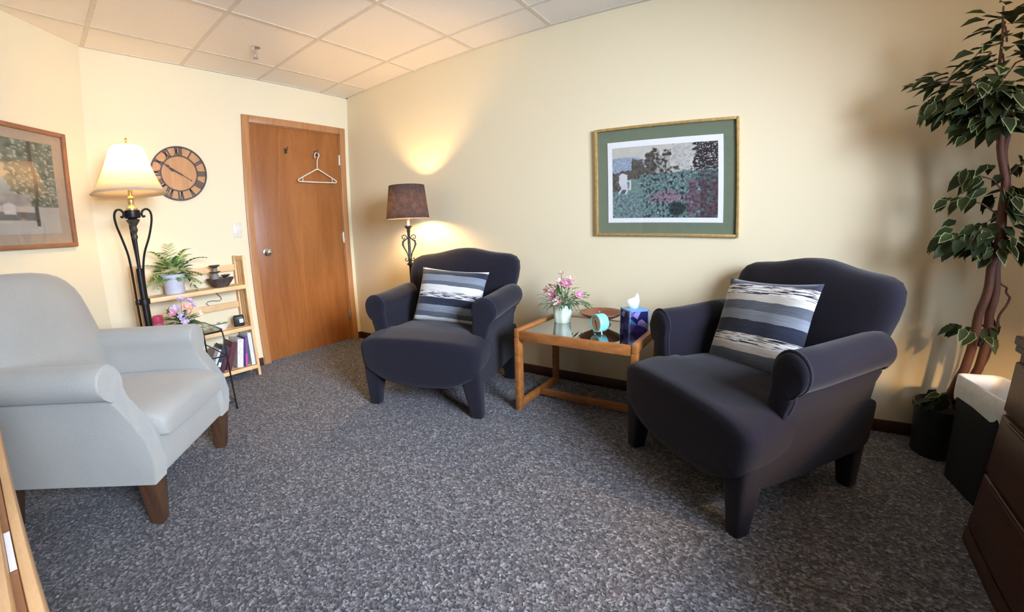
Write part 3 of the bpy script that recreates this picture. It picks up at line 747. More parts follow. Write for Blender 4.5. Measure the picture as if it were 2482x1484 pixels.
for sg in (-1, 1):
    cx_, cz_, r_ = .338, .606, .068
    prof = [(.272, .192), (.272, .26), (.272, .33), (.273, .38), (.274, .42), (.275, .46), (.277, .50), (.279, .54)]
    prof += [(cx_ + r_ * cos(R(a)), cz_ + r_ * sin(R(a))) for a in [205 - 15 * i for i in range(20)]]
    prof += [(.366, .530), (.361, .50), (.359, .45), (.358, .38), (.357, .31), (.356, .25), (.355, .192)]
    loops = []; cen = Vector((.316, .45))
    for dv, k_ in ((-.003, .955), (.001, .985), (.010, 1.0), (None, 1), (.34, 1), (.56, 1), (.62, 1), (.635, .96)):
        L_ = []
        for p in prof:
            x = cen.x + (p[0] - cen.x) * k_; z = p[1] if p[1] < .3 else cen.y + (p[1] - cen.y) * (k_ if p[1] > .5 else 1)
            v = sweep(p[1]) + dv if (dv is not None and dv < .02) else (.10 if dv is None else dv)
            L_.append(Vector((sg * x, v, z + .008 * max(0, v) / .6)))
        loops.append(L_)
    a_ = MB(); a_.loft(loops); a_.build('arm', F_, t_, ang=28)
half = [(0, 1.012), (.08, 1.011), (.16, 1.006), (.22, .996), (.27, .978), (.31, .950), (.338, .915), (.352, .87), (.358, .80), (.360, .70), (.358, .60), (.350, .50), (.34, .40), (.34, .30)]
ol = [(-x, z) for x, z in reversed(half)] + half[1:]
cen = Vector((0, .70)); loops = []
for k_, d in ((.30, -.030), (.60, -.025), (.85, -.008), (.945, .008), (.988, .028), (1.0, .055), (1.0, .12), (.985, .145), (.95, .155)):
    loops.append([Vector((cen.x + (x - cen.x) * k_, .475 + (cen.y + (z - cen.y) * k_ - .45) * .34 + d, cen.y + (z - cen.y) * k_)) for x, z in ol])
b = MB(); b.loft(loops); b.build('backrest', F_, t_, ang=60)
for sx, vy in ((-1, 0), (1, 0), (-1, 1), (1, 1)):
    loops = []
    for z, h_ in ((.195, .040), (.10, .034), (0, .025)):
        y_ = (-.025 + (.195 - z) * .12) if not vy else (.60 + (.195 - z) * .2)
        loops.append(sup((sx * .312, y_, z), XA, YA, h_, h_, 14, 16))
    b = MB(); b.loft(loops); b.build('leg', M['darkleg'], t_, ang=30, smooth=True)

# ------------------------------------------------------------------ oak end table with smoked glass
TX0, TX1, TY0, TY1, TZ = 2.308, 3.020, -.598, -.085, .500
t_ = thing('end_table', 'oak end table with an inset smoked glass top between the two dark armchairs', 'table', ((TX0 + TX1) / 2, (TY0 + TY1) / 2, 0))
hx_, hy_ = (TX1 - TX0) / 2, (TY1 - TY0) / 2
lw, lt = .030, .052      # thickness in x, width in y
for sx in (-1, 1):
    x0, x1 = (-hx_, -hx_ + lw) if sx < 0 else (hx_ - lw, hx_)
    for sy in (-1, 1):
        y0, y1 = (-hy_, -hy_ + lt) if sy < 0 else (hy_ - lt, hy_)
        MB().box((x0, y0, 0), (x1, y1, TZ - .052), .004).build('leg', M['oak'], t_)
    MB().box((x0, -hy_, TZ - .052), (x1, hy_, TZ), .005).build('side_rail', M['oak'], t_)
    MB().box((x0 + .002, -hy_ + lt, .012), (x1 - .002, hy_ - lt, .058), .004).build('foot_rail', M['oak'], t_)
for y0, y1 in ((-hy_ + .004, -hy_ + .026), (hy_ - .026, hy_ - .004)):
    MB().box((-hx_ + lw, y0, TZ - .066), (hx_ - lw, y1, TZ - .012), .004).build('end_rail', M['oak'], t_)
MB().box((-hx_ + lw, -.012, .014), (hx_ - lw, .012, .058), .004).build('stretcher', M['oak'], t_)
MB().box((-hx_ + lw + .001, -hy_ + .026, TZ - .022), (hx_ - lw - .001, hy_ - .026, TZ - .014), .001).build('glass_top', M['smoke'], t_, smooth=False)
GZ = TZ - .014

# flowers
def petals(mb, c, d, r, n, mi=0, cup=.45):
    d = Vector(d).normalized(); a = d.orthogonal().normalized(); b_ = d.cross(a); c = Vector(c)
    for k in range(n):
        th = 2 * pi * k / n + random.random() * .3; o = a * cos(th) + b_ * sin(th); s_ = d.cross(o)
        tip = c + o * r + d * r * cup
        mid = c + o * r * .55 + d * r * .16
        mb.add([c, mid + s_ * r * .34, tip + s_ * r * .10, tip - s_ * r * .10, mid - s_ * r * .34], [(0, 1, 2, 3, 4)], mi)
def leafblade(mb, p, d, ln, wd, mi=0, droop=.2, nrm=None, rim=None):
    d = Vector(d).normalized(); u = Vector((0, 0, 1)) if nrm is None else Vector(nrm)
    s_ = d.cross(u); s_ = s_.normalized() if s_.length > 1e-3 else d.orthogonal().normalized(); n_ = s_.cross(d)
    P_ = lambda a, w_, k: Vector(p) + d * (ln * a) + s_ * w_ * wd + n_ * (-droop * ln * a * a + k * wd)
    vs = [P_(0, 0, 0), P_(.28, .45, .10), P_(.62, .35, .10), P_(1, 0, 0), P_(.62, -.35, .10), P_(.28, -.45, .10), P_(.35, 0, -.04), P_(.66, 0, -.04)]
    if rim is None:
        mb.add(vs, [(0, 6, 1), (1, 6, 7, 2), (2, 7, 3), (0, 5, 6), (5, 4, 7, 6), (4, 3, 7)], mi)
    else:
        vs += [P_(.01, 0, .0), P_(.285, .37, .08), P_(.61, .275, .08), P_(.90, 0, .0), P_(.61, -.275, .08), P_(.285, -.37, .08)]
        mb.add(vs, [(8, 6, 9), (9, 6, 7, 10), (10, 7, 11), (8, 13, 6), (13, 12, 7, 6), (12, 11, 7)], mi)
        mb.add(vs, [(0, 8, 9, 1), (1, 9, 10, 2), (2, 10, 11, 3), (0, 5, 13, 8), (5, 4, 12, 13), (4, 3, 11, 12)], rim)
def rdir(zmin=-.2, zmax=1.0):
    a = random.uniform(0, 2 * pi); z = random.uniform(zmin, zmax); r = math.sqrt(max(0, 1 - z * z)); return Vector((r * cos(a), r * sin(a), z))
fx, fy = 2.450, -.265
t_ = thing('potted_flowers', 'pink silk flowers in a pale mint pot on the oak table', 'flowers', (fx, fy, GZ))
n = 48
def lobed(r, z, amp): return [(r * (1 + amp * cos(6 * 2 * pi * k / n)) * cos(2 * pi * k / n), r * (1 + amp * cos(6 * 2 * pi * k / n)) * sin(2 * pi * k / n), z + (.006 * cos(6 * 2 * pi * k / n) if z > .10 else 0)) for k in range(n)]
MB().loft([lobed(.046, 0, .06), lobed(.050, .006, .06), lobed(.056, .05, .05), lobed(.062, .095, .04), lobed(.070, .112, .06), lobed(.066, .112, .06), lobed(.054, .092, .04)]).build('pot', M['mint'], t_)
fo = MB()
for i in range(120):
    d = rdir(.05, 1); ln = random.uniform(.06, .15); p0 = Vector((random.uniform(-.03, .03), random.uniform(-.03, .03), .10))
    p1 = p0 + d * ln; leafblade(fo, p1, d + Vector((0, 0, -.3)), random.uniform(.03, .055), random.uniform(.012, .022), random.choice((0, 0, 1)), .4)
    if i % 3 == 0: fo.tube([p0, (p0 + p1) / 2 + Vector((0, 0, .01)), p1], .0013, 5, 0)
for i in range(26):
    d = rdir(-.1, .5); d = Vector((abs(d.x) if i < 13 else d.x, d.y * .6, d.z)); p0 = Vector((.02, 0, .11)); pts = [p0 + d * .05, p0 + d * .11 + Vector((0, 0, .02)), p0 + d * .17 + Vector((0, 0, -.01))]
    fo.tube(pts, .0012, 5, 1)
    for k in range(7):
        q_ = pts[1].lerp(pts[2], k / 6); leafblade(fo, q_, rdir(-.6, .6), .016, .006, 1, .1)
fo.build('foliage', [M['sage'], M['fernd']], t_, smooth=False)
sm = MB()
fl = [((.000, -.02, .245), 'palepink', .030), ((-.030, -.035, .205), 'palepink', .032), ((.040, -.02, .235), 'pink', .036), ((-.035, -.055, .165), 'pink', .036), ((.005, -.065, .140), 'palepink', .036), ((-.095, -.02, .190), 'palepink', .034), ((.125, -.03, .180), 'pink', .026), ((-.012, .01, .292), 'palepink', .020), ((.055, -.0, .26), 'palepink', .028)]
for (c_, mt, r_) in fl:
    f_ = MB(); d = Vector(c_) - Vector((0, 0, .08)); d.y -= .10
    petals(f_, c_, d, r_, 6); petals(f_, Vector(c_) + d.normalized() * .006, d, r_ * .7, 5, 0, .8); f_.ball(Vector(c_) + d.normalized() * .008, r_ * .16, 6, 1)
    f_.build('flower', [M[mt], M['cream']], t_, smooth=False)
    sm.tube([(0, 0, .09), Vector(c_) * .6 + Vector((0, 0, .03)), c_], .0016, 5)
sm.build('stems', M['fernd'], t_)
# alarm clock
cn = Vector((-.53, -.85, 0)).normalized()
t_ = thing('alarm_clock', 'small round turquoise alarm clock on the oak table', 'clock', (2.752, -.425, GZ), math.atan2(cn.y, cn.x))
def ring(prof, n=32): return [[(x, r * cos(2 * pi * k / n), .058 + r * sin(2 * pi * k / n)) for k in range(n)] for r, x in prof]
MB().loft(ring([(.030, -.036), (.046, -.034), (.050, -.026), (.050, .018), (.048, .025), (.042, .026), (.041, .018)])).build('case', M['turq'], t_)
MB().loft(ring([(.001, .0195), (.0415, .0195), (.0415, .0205), (.001, .0205)])).build('dial', M['dial'], t_)
hh_ = MB(); hh_.tube([(.022, 0, .058), (.022, .006, .040), (.022, .010, .026)], .0012, 5); hh_.tube([(.022, 0, .058), (.022, -.010, .072)], .0018, 5); hh_.build('hands', M['black'], t_)
for sy in (-1, 1): MB().tube([(.004, sy * .028, .018), (.006, sy * .036, .0)], .0045, 8).build('foot', M['steel'], t_)
MB().lathe([(.002, .106), (.004, .107), (.004, .118), (.007, .121), (.002, .125)], n=10).build('alarm_button', M['steel'], t_)
# bowl
t_ = tag(MB().lathe([(.003, .012), (.030, .010), (.055, .0), (.060, .0), (.048, .016), (.040, .026), (.075, .044), (.110, .060), (.128, .074), (.128, .079), (.122, .078), (.100, .064), (.060, .048), (.003, .042)], n=44).build('footed_bowl', M['terra'], loc=(2.690, -.232, GZ)), 'shallow terracotta footed bowl on the oak table behind the turquoise clock', 'bowl')
# tissue box
t = NT('tissue_box_print'); v = t.coords()
vo = t.n('ShaderNodeTexVoronoi'); vo.inputs['Scale'].default_value = 27; t.l(v, vo.inputs['Vector'])
dn = t.n('ShaderNodeTexNoise'); dn.inputs['Scale'].default_value = 18; t.l(v, dn.inputs['Vector'])
sp2 = t.n('ShaderNodeSeparateColor'); t.l(vo.outputs['Color'], sp2.inputs[0])
cc = t.ramp(sp2.outputs[0], [(0, (.012, .010, .10)), (.34, (.045, .035, .30)), (.52, (.20, .11, .46)), (.68, (.38, .32, .72)), (.80, (.03, .30, .07)), (.87, (.08, .30, .62)), (.95, (.70, .76, .82))], True)
edge = t.ramp(vo.outputs['Distance'], [(.0, (1, 1, 1)), (.5, (.8, .8, .9))])
t.base(t.mix(1, cc, edge, 'MULTIPLY')); t.set(Roughness=.4); M['tissue'] = t.mat
M['tissueedge'] = plain('tissue_box_blue', (.16, .40, .72), .4)
BX = (2.905, -.275); bw, bh = .056, .122
t_ = thing('tissue_box', 'square tissue box printed in blue, purple and green on the oak table', 'tissue box', (BX[0], BX[1], GZ), R(44))
MB().box((-bw, -bw, 0), (bw, bw, bh), .002, seg=1).build('box', M['tissue'], t_)
e_ = MB()
for sx in (-1, 1):
    for sy in (-1, 1): e_.box((sx * bw - .003, sy * bw - .003, 0), (sx * bw + .003, sy * bw + .003, bh))
for (a, b_) in (((-bw, -bw), (bw, -bw)), ((-bw, bw), (bw, bw)), ((-bw, -bw), (-bw, bw)), ((bw, -bw), (bw, bw))):
    e_.box((min(a[0], b_[0]) - .003, min(a[1], b_[1]) - .003, bh - .006), (max(a[0], b_[0]) + .003, max(a[1], b_[1]) + .003, bh + .001))
e_.build('box_edging', M['tissueedge'], t_, smooth=False)
MB().box((-bw + .001, -bw + .001, bh), (bw - .001, bw - .001, bh + .0012)).build('box_top', M['tissueedge'], t_, smooth=False)
ts = MB(); z_ = bh + .0012
vs = [(-.026, .004, z_), (-.046, .012, z_ + .044), (-.030, .004, z_ + .056), (-.006, -.010, z_ + .066), (.012, -.004, z_ + .088), (.030, .010, z_ + .070), (.040, .014, z_ + .040), (.030, .006, z_), (.004, -.006, z_), (-.006, .004, z_ + .030), (.014, -.012, z_ + .050)]
ts.add(vs, [(0, 1, 2, 9), (2, 3, 9), (0, 9, 8), (9, 3, 10, 8), (3, 4, 10), (10, 4, 5), (10, 5, 6, 7), (8, 10, 7)])
o = ts.build('tissue', M['paper'], t_, ang=25); sm_ = o.modifiers.new('thickness', 'SOLIDIFY'); sm_.thickness = .0012

# ------------------------------------------------------------------ folding pine shelf
SX0, SX1, SY0, SY1 = .030, .250, -1.985, -1.205
t_ = thing('bookshelf', 'pale pine open shelf unit with slatted ends beside the door', 'shelf', (0, SY1 - .39, 0))
oy = SY1 - .39; ya, yb = SY0 - oy, SY1 - oy
for y0 in (ya, yb - .022):
    s_ = MB()
    for x0 in (SX0, SX1 - .034): s_.box((x0, y0, 0), (x0 + .034, y0 + .022, .965), .003)
    for z in (.055, .395, .700, .925): s_.box((SX0 + .034, y0 + .003, z), (SX1 - .034, y0 + .019, z + .036), .002)
    fr = s_.build('side_frame', M['pine'], t_)
    s_ = MB()
    for k in range(3):
        x = SX0 + .058 + .040 * k
        s_.box((x, y0 + .007, .09), (x + .024, y0 + .015, .395)); s_.box((x, y0 + .007, .43), (x + .024, y0 + .015, .70)); s_.box((x, y0 + .007, .735), (x + .024, y0 + .015, .925))
    s_.build('slats', M['pine'], fr, smooth=False)
SHZ = (.092, .412, .738)
for z in SHZ:
    s_ = MB()
    for k in range(4): s_.box((SX0 + .002 + k * .056, ya + .022, z - .016), (SX0 + .050 + k * .056, yb - .022, z), .002)
    s_.box((SX1 - .016, ya + .022, z - .030), (SX1, yb - .022, z + .0), .002)
    s_.build('shelf', M['pine'], t_)
for z in (.845, .545): MB().box((SX0 + .004, ya + .022, z), (SX0 + .016, yb - .022, z + .050), .002).build('back_rail', M['pine'], t_)

# on the top board
t_ = thing('potted_fern', 'leafy green plant in a lavender grey pot on the top of the pine shelf', 'potted plant', (.150, -1.722, SHZ[2]))
MB().lathe([(.004, .0), (.064, .0), (.068, .004), (.071, .034), (.068, .038), (.074, .105), (.086, .108), (.089, .140), (.084, .141), (.078, .125), (.004, .122)], n=32).build('pot', M['planter'], t_)
fo = MB()
def frond(base, d, ln, n_, lw_, mi):
    d = Vector(d).normalized(); pts = []
    for k in range(n_ + 1):
        u = k / n_; pts.append(Vector(base) + d * ln * u + Vector((0, 0, -.45 * ln * u * u)))
    fo.tube(pts, .0018, 5, mi)
    for k in range(2, n_ + 1):
        t__ = (pts[k] - pts[k - 1]).normalized(); s__ = t__.cross(Vector((0, 0, 1))); s__ = s__.normalized() if s__.length > 1e-3 else Vector((1, 0, 0))
        w__ = lw_ * (1.05 - .50 * k / n_)
        for sg in (-1, 1): leafblade(fo, pts[k], s__ * sg + t__ * .7 + Vector((0, 0, .15)), w__, w__ * .42, mi, .25)
for (d, ln, mi) in (((-.2, -.8, .9), .20, 0), ((.1, -.5, 1.3), .24, 0), ((.5, -.3, 1.2), .24, 0), ((-.1, .0, 1.7), .25, 0), ((.3, .35, 1.3), .23, 1), ((.6, -.7, .6), .20, 0), ((.1, .9, 1.1), .22, 1), ((.5, .8, .5), .18, 1), ((.8, .1, .7), .17, 0), ((.7, -.9, .2), .15, 1), ((.2, -1, .3), .16, 1), ((.5, .9, .15), .15, 1), ((-.2, .5, 1.1), .20, 0)):
    frond((0, 0, .12), d, ln * (1.2 + .45 * (Vector(d).normalized().z > .7)), 9, .078, mi if random.random() < .4 else 0)
for i in range(70):
    d = rdir(-.1, .9); p = Vector((0, 0, .13)) + Vector((d.x * .07, d.y * .09, d.z * .10)); leafblade(fo, p, d, random.uniform(.05, .075), random.uniform(.034, .050), random.choice((0, 0, 1)), .35)
for i in range(16):
    u = i / 15; p = Vector((.03, .075 + .065 * u, .135 - .16 * u * u)); leafblade(fo, p, rdir(-.9, .3), .038, .026, 1, .2)
fo.build('foliage', [M['fern'], M['fernd']], t_, smooth=False)
t_ = thing('tabletop_fountain', 'small dark stone tabletop fountain on the top of the pine shelf', 'fountain', (.145, -1.385, SHZ[2]), R(12))
def sq(h_, z, n_=5): return sup((0, 0, z), XA, YA, h_, h_, n_, 32)
MB().loft([sq(.046, 0), sq(.050, .006), sq(.074, .040), sq(.088, .068), sq(.084, .069), sq(.070, .048), sq(.020, .044)]).build('basin', M['stone'], t_)
MB().lathe([(.030, .045), (.034, .07), (.030, .095), (.020, .108)], (-.01, -.035, 0), 14, sx=.9).build('pillar_stone', M['stonelt'], t_)
MB().lathe([(.012, .104), (.040, .116), (.044, .121), (.012, .121)], (-.01, -.030, 0), 18).build('middle_tier', M['stone'], t_)
MB().lathe([(.020, .120), (.018, .140), (.016, .148)], (-.01, -.028, 0), 12).build('neck_stone', M['stonelt'], t_)
MB().lathe([(.014, .146), (.040, .164), (.042, .170), (.014, .160)], (-.01, -.030, 0), 18).build('top_tier', M['stone'], t_)
MB().lathe([(.010, .070), (.030, .082), (.036, .090), (.012, .088)], (.02, .040, 0), 16).build('side_tier', M['stone'], t_)
for i, (x, y) in enumerate(((.03, .0), (.045, .03), (.02, .055), (-.03, .03), (.0, .02), (.04, -.03))): MB().ball((x, y, .058), .017, 10, 0, (1, .8, .7)).build('pebble', M['stonelt'], t_)
# fountain cord, hanging below the top board against the wall
F = lambda a, b_: (.020, a, b_)
cp = [(.022, -1.40, .70), (.022, -1.385, .675), (.022, -1.362, .650), (.022, -1.352, .628), (.022, -1.372, .618), (.022, -1.42, .626), (.022, -1.462, .626), (.022, -1.478, .612), (.022, -1.462, .594), (.022, -1.43, .588), (.022, -1.40, .592)]
co = MB(); co.tube(cp, .0022, 6); tag(co.build('power_cord', M['black']), 'thin dark cord looped against the wall under the fountain shelf', 'cord')
# middle board
t_ = thing('pillar_candle', 'pink pillar candle with a red upper half at the left end of the pine shelf', 'candle', (.150, -1.868, SHZ[1]))
MB().lathe([(.003, 0), (.034, 0), (.035, .004), (.035, .135), (.003, .136)], n=22).build('lower_wax', M['candypink'], t_)
MB().lathe([(.003, .136), (.035, .136), (.035, .186), (.031, .190), (.003, .184)], n=22).build('upper_wax', M['hotpink'], t_)
MB().tube([(0, 0, .183), (.001, 0, .196)], .0012, 5).build('wick', M['black'], t_)
t_ = thing('small_plant_pot', 'low white dish with green leaves on the middle board of the pine shelf', 'potted plant', (.150, -1.440, SHZ[1]))
MB().lathe([(.003, 0), (.034, 0), (.050, .022), (.056, .048), (.052, .049), (.044, .026), (.003, .020)], n=28, sy=1.35).build('dish', M['white'], t_)
fo = MB()
for i in range(16):
    d = rdir(.15, .6); d.y *= 1.5; leafblade(fo, (d.x * .02, d.y * .02, .038), d, .06, .030, 0, .3)
fo.build('leaves', [M['fern']], t_, smooth=False)
t_ = thing('desk_clock', 'small black cube clock with a pale dial at the right end of the pine shelf', 'clock', (.160, -1.288, SHZ[1]), R(-18))
MB().box((-.030, -.040, 0), (.034, .040, .085), .010, seg=3).build('case', M['black'], t_)
MB().box((.0338, .004, .030), (.0355, .034, .060), .0).build('dial', M['paper'], t_, smooth=False)
# books on the low board: (y at the foot, thickness, height, depth, lean to the right in degrees, colour, label)
BK = [(-1.236, .030, .262, .17, 0, (.72, .74, .76), 'thick white book standing against the right end of the pine shelf'),
      (-1.316, .020, .232, .16, 9, (.17, .075, .20), 'purple and magenta paperback beside the thick white book'),
      (-1.334, .007, .226, .17, 11, (.05, .045, .30), 'thin indigo paperback leaning between the purple and cream books'),
      (-1.392, .048, .226, .18, 10, (.72, .68, .60), 'wide cream hardback leaning in the middle of the low shelf'),
      (-1.466, .042, .222, .17, 22, (.105, .022, .030), 'thick maroon hardback leaning left of the cream book'),
      (-1.512, .030, .200, .15, 25, (.070, .018, .030), 'thin dark wine red book beside the thick maroon hardback'),
      (-1.552, .036, .215, .16, 26, (.030, .033, .048), 'charcoal binder with a small white label on the low shelf'),
      (-1.594, .018, .200, .15, 27, (.66, .69, .74), 'pale blue white booklet left of the charcoal binder'),
      (-1.628, .026, .195, .15, 27, (.27, .23, .20), 'taupe book at the left of the leaning row')]
edge_y, edge_a = -1.2285, 0.0
for i, (y, th, h_, dp, lean, c_, lab) in enumerate(BK):
    a = R(lean)
    # the top right edge of each book leans on its neighbour's left face
    yr = edge_y - .001 - max(0, h_ * cos(a) * (math.tan(a) - math.tan(edge_a)))
    y0 = yr - th * cos(a)
    t_ = thing('book', lab, 'book', (.225 - dp, y0, SHZ[0] + .0008 + th * sin(a)), 0, 'books on the low shelf')
    t_.rotation_euler = (-a, 0, 0)
    edge_y, edge_a = y0 - th * sin(a) * math.tan(a), a
    k_ = .002; mt = plain('book_cover_%d' % i, c_, .5, 0, .12, 40)
    b = MB(); b.box((0, 0, 0), (dp, k_, h_)); b.box((0, th - k_, 0), (dp, th, h_)); b.box((dp - k_, k_, 0), (dp, th - k_, h_)); b.build('cover', mt, t_, smooth=False)
    MB().box((.004, k_, .003), (dp - k_, th - k_, h_ - .003)).build('pages', M['paper'], t_, smooth=False)
    if 'label' in lab:
        MB().box((dp, .008, .05), (dp + .0008, th - .008, .085)).build('spine_label', M['paper'], t_, smooth=False)
    if 'magenta' in lab:
        MB().box((dp, .002, .004), (dp + .0008, th - .002, .10)).build('spine_band', plain('magenta_print', (.55, .07, .32), .5), t_, smooth=False)

# ------------------------------------------------------------------ black framed glass side table
GX0, GX1, GY0, GY1, GH = .34, .805, -1.90, -1.615, .528
t_ = thing('side_table', 'small glass topped side table with a thin black metal frame beside the grey armchair', 'table', ((GX0 + GX1) / 2, (GY0 + GY1) / 2, 0))
hx_, hy_ = (GX1 - GX0) / 2, (GY1 - GY0) / 2
rr = MB(); cpts = []
for sx, sy, a0 in ((1, 1, 0), (-1, 1, 90), (-1, -1, 180), (1, -1, 270)):
    cpts += [(sx * (hx_ - .06) + .06 * cos(R(a0 + 15 * k)), sy * (hy_ - .06) + .06 * sin(R(a0 + 15 * k)), GH) for k in range(7)]
rr.tube(cpts, .0055, 8, closed=True); rr.build('top_ring', M['iron'], t_)
g_ = MB(); g_.loft([[(p[0] * .985, p[1] * .985, z) for p in cpts] for z in (GH - .001, GH + .005)]); g_.build('glass_top', M['sideglass'], t_, ang=30)
for sx in (-1, 1):
    for sy in (-1, 1):
        if (sx, sy) == (-1, -1): lx0, ly0 = -hx_ + .01, -hy_ + .02
        else: lx0, ly0 = sx * (hx_ - .006), sy * (hy_ - .008)
        l_ = MB(); l_.tube([(sx * (hx_ - .055), sy * (hy_ - .010), GH - .001), (sx * (hx_ - .02), sy * (hy_ - .008), GH - .012), (lx0, ly0, GH - .05), (lx0, ly0, .30), (lx0, ly0, .004)], .0055, 8)
        l_.lathe([(.009, 0), (.009, .006), (.004, .010)], (lx0, ly0, 0), 10); l_.build('leg', M['iron'], t_)
for z in (.365, .055):
    for sy in (-1, 1): MB().tube([(-hx_ + .006, sy * (hy_ - .008), z), (hx_ - .006, sy * (hy_ - .008), z)], .004, 6).build('cross_rail', M['iron'], t_)
    MB().tube([(hx_ - .006, -hy_ + .008, z), (hx_ - .006, hy_ - .008, z)], .004, 6).build('cross_rail', M['iron'], t_)
MB().box((-hx_ + .012, -hy_ + .012, .055), (hx_ - .012, hy_ - .012, .062), .001).build('lower_shelf', M['sideglass'], t_, smooth=False)
# bouquet on the glass table
t_ = thing('flower_arrangement', 'lilac and peach silk flowers in a low bowl on the glass side table', 'flowers', (.565, -1.800, GH + .005))
MB().lathe([(.003, 0), (.045, 0), (.060, .020), (.066, .045), (.062, .046), (.052, .022), (.003, .016)], n=24).build('vase', M['stonelt'], t_)
fo = MB()
for i in range(60):
    d = rdir(-.05, .9); p = Vector((0, 0, .045)) + d * random.uniform(.03, .085); leafblade(fo, p, d, random.uniform(.04, .065), random.uniform(.02, .03), random.choice((0, 1)), .35)
for (d, ln) in (((.5, .9, .25), .15), ((.6, .4, .2), .13), ((-.2, -1, .9), .16), ((.5, -.8, .25), .13), ((0, -.6, 1.2), .18)):
    d = Vector(d).normalized(); pts = [Vector((0, 0, .05)) + d * ln * u + Vector((0, 0, -.5 * ln * u * u)) for u in (0, .25, .5, .75, 1)]
    fo.tube(pts, .0018, 5, 0)
    for q_ in pts[1:]: leafblade(fo, q_, d + rdir(-.3, .3) * .5, .055, .022, 1, .4)
fo.build('foliage', [M['sage'], M['fernd']], t_, smooth=False)
for c_, mt, r_ in (((.02, -.035, .145), 'lilac', .042), ((.04, .03, .150), 'peach', .044), ((.05, -.01, .100), 'lilac', .036), ((.06, .0, .065), 'lilac', .034), ((-.01, .06, .180), 'lilac', .038), ((.0, .01, .20), 'lilac', .034), ((.03, .10, .095), 'cream', .036), ((.05, -.06, .13), 'pink', .030), ((.03, .075, .155), 'lilac', .028)):
    r_ *= .82
    f_ = MB(); d = Vector(c_) - Vector((0, 0, .04)); d.x += .08
    petals(f_, c_, d, r_, 6); petals(f_, Vector(c_) + d.normalized() * .006, d, r_ * .7, 5, 0, .8); f_.ball(Vector(c_) + d.normalized() * .008, r_ * .15, 6, 1)
    f_.tube([(0, 0, .04), Vector(c_) * .6, c_], .0016, 5, 2)
    f_.build('flower', [M[mt], M['cream'], M['fernd']], t_, smooth=False)

# ------------------------------------------------------------------ ficus tree, waste bin, dresser
FX, FY = 4.490, -.165
t_ = thing('ficus_tree', 'tall artificial ficus tree with cream edged leaves against the wall', 'tree', (FX, FY, 0))
MB().lathe([(.004, 0), (.090, 0), (.100, .01), (.122, .225), (.132, .228), (.134, .255), (.124, .256), (.114, .235), (.004, .228)], n=32).build('pot', M['black'], t_)
MB().lathe([(.003, .228), (.112, .230), (.112, .236), (.003, .244)], n=24).build('soil', M['soil'], t_)
def trunk(pts, r0, r1):
    P_ = [Vector(p) - Vector((FX, FY, 0)) for p in pts]; out = []
    for i in range(len(P_) - 1):
        for k in range(5): out.append(P_[i].lerp(P_[i + 1], k / 5) + Vector((.004 * sin(i * 5 + k), .004 * cos(i * 3 + k), 0)))
    out.append(P_[-1]); m_ = MB(); m_.tube(out, r0, 12, radii=[r0 + (r1 - r0) * i / (len(out) - 1) for i in range(len(out))]); return m_
trunk([(4.470, -.170, .20), (4.510, -.25, .46), (4.510, -.28, .69), (4.522, -.28, .853), (4.535, -.28, 1.01), (4.534, -.28, 1.23), (4.508, -.28, 1.42), (4.490, -.28, 1.60)], .021, .012).build('trunk', M['bark'], t_)
trunk([(4.530, -.160, .20), (4.574, -.23, .47), (4.558, -.27, .69), (4.552, -.27, .85), (4.552, -.262, 1.01), (4.546, -.262, 1.23), (4.526, -.27, 1.40), (4.52, -.28, 1.55)], .020, .011).build('trunk', M['bark'], t_)
trunk([(4.560, -.15, .20), (4.605, -.22, .52), (4.600, -.25, .70), (4.620, -.25, .80), (4.600, -.26, .84), (4.575, -.26, .86)], .006, .004).build('trunk', M['bark'], t_)
trunk([(4.495, -.28, 1.55), (4.480, -.28, 1.75), (4.475, -.28, 1.97)], .008, .003).build('branch', M['bark'], t_)
CL = [  # centre, radii, count of leaves
    ((4.480, -.28, 1.90), (.075, .07, .09), 22), ((4.475, -.28, 1.80), (.11, .08, .08), 30), ((4.420, -.29, 1.745), (.08, .07, .07), 18), ((4.56, -.28, 1.76), (.09, .08, .07), 20),
    ((4.420, -.30, 1.615), (.17, .13, .115), 105), ((4.55, -.27, 1.62), (.15, .13, .13), 85), ((4.44, -.30, 1.50), (.10, .09, .06), 30),
    ((4.258, -.28, 1.700), (.075, .06, .050), 18), ((4.245, -.29, 1.590), (.055, .06, .045), 12), ((4.33, -.29, 1.62), (.10, .09, .09), 36),
    ((4.445, -.29, 1.300), (.085, .08, .065), 24), ((4.375, -.29, 1.205), (.080, .06, .030), 10), ((4.575, -.26, 1.22), (.11, .10, .090), 38), ((4.62, -.26, 1.36), (.08, .08, .06), 16),
    ((4.440, -.29, 1.055), (.13, .11, .085), 66), ((4.580, -.26, 1.05), (.12, .11, .095), 52), ((4.345, -.29, 1.035), (.06, .06, .04), 14),
    ((4.495, -.29, .655), (.085, .06, .045), 10), ((4.590, -.25, .665), (.05, .05, .05), 7), ((4.47, -.225, .315), (.10, .06, .04), 20)]
br = MB(); fo = MB()
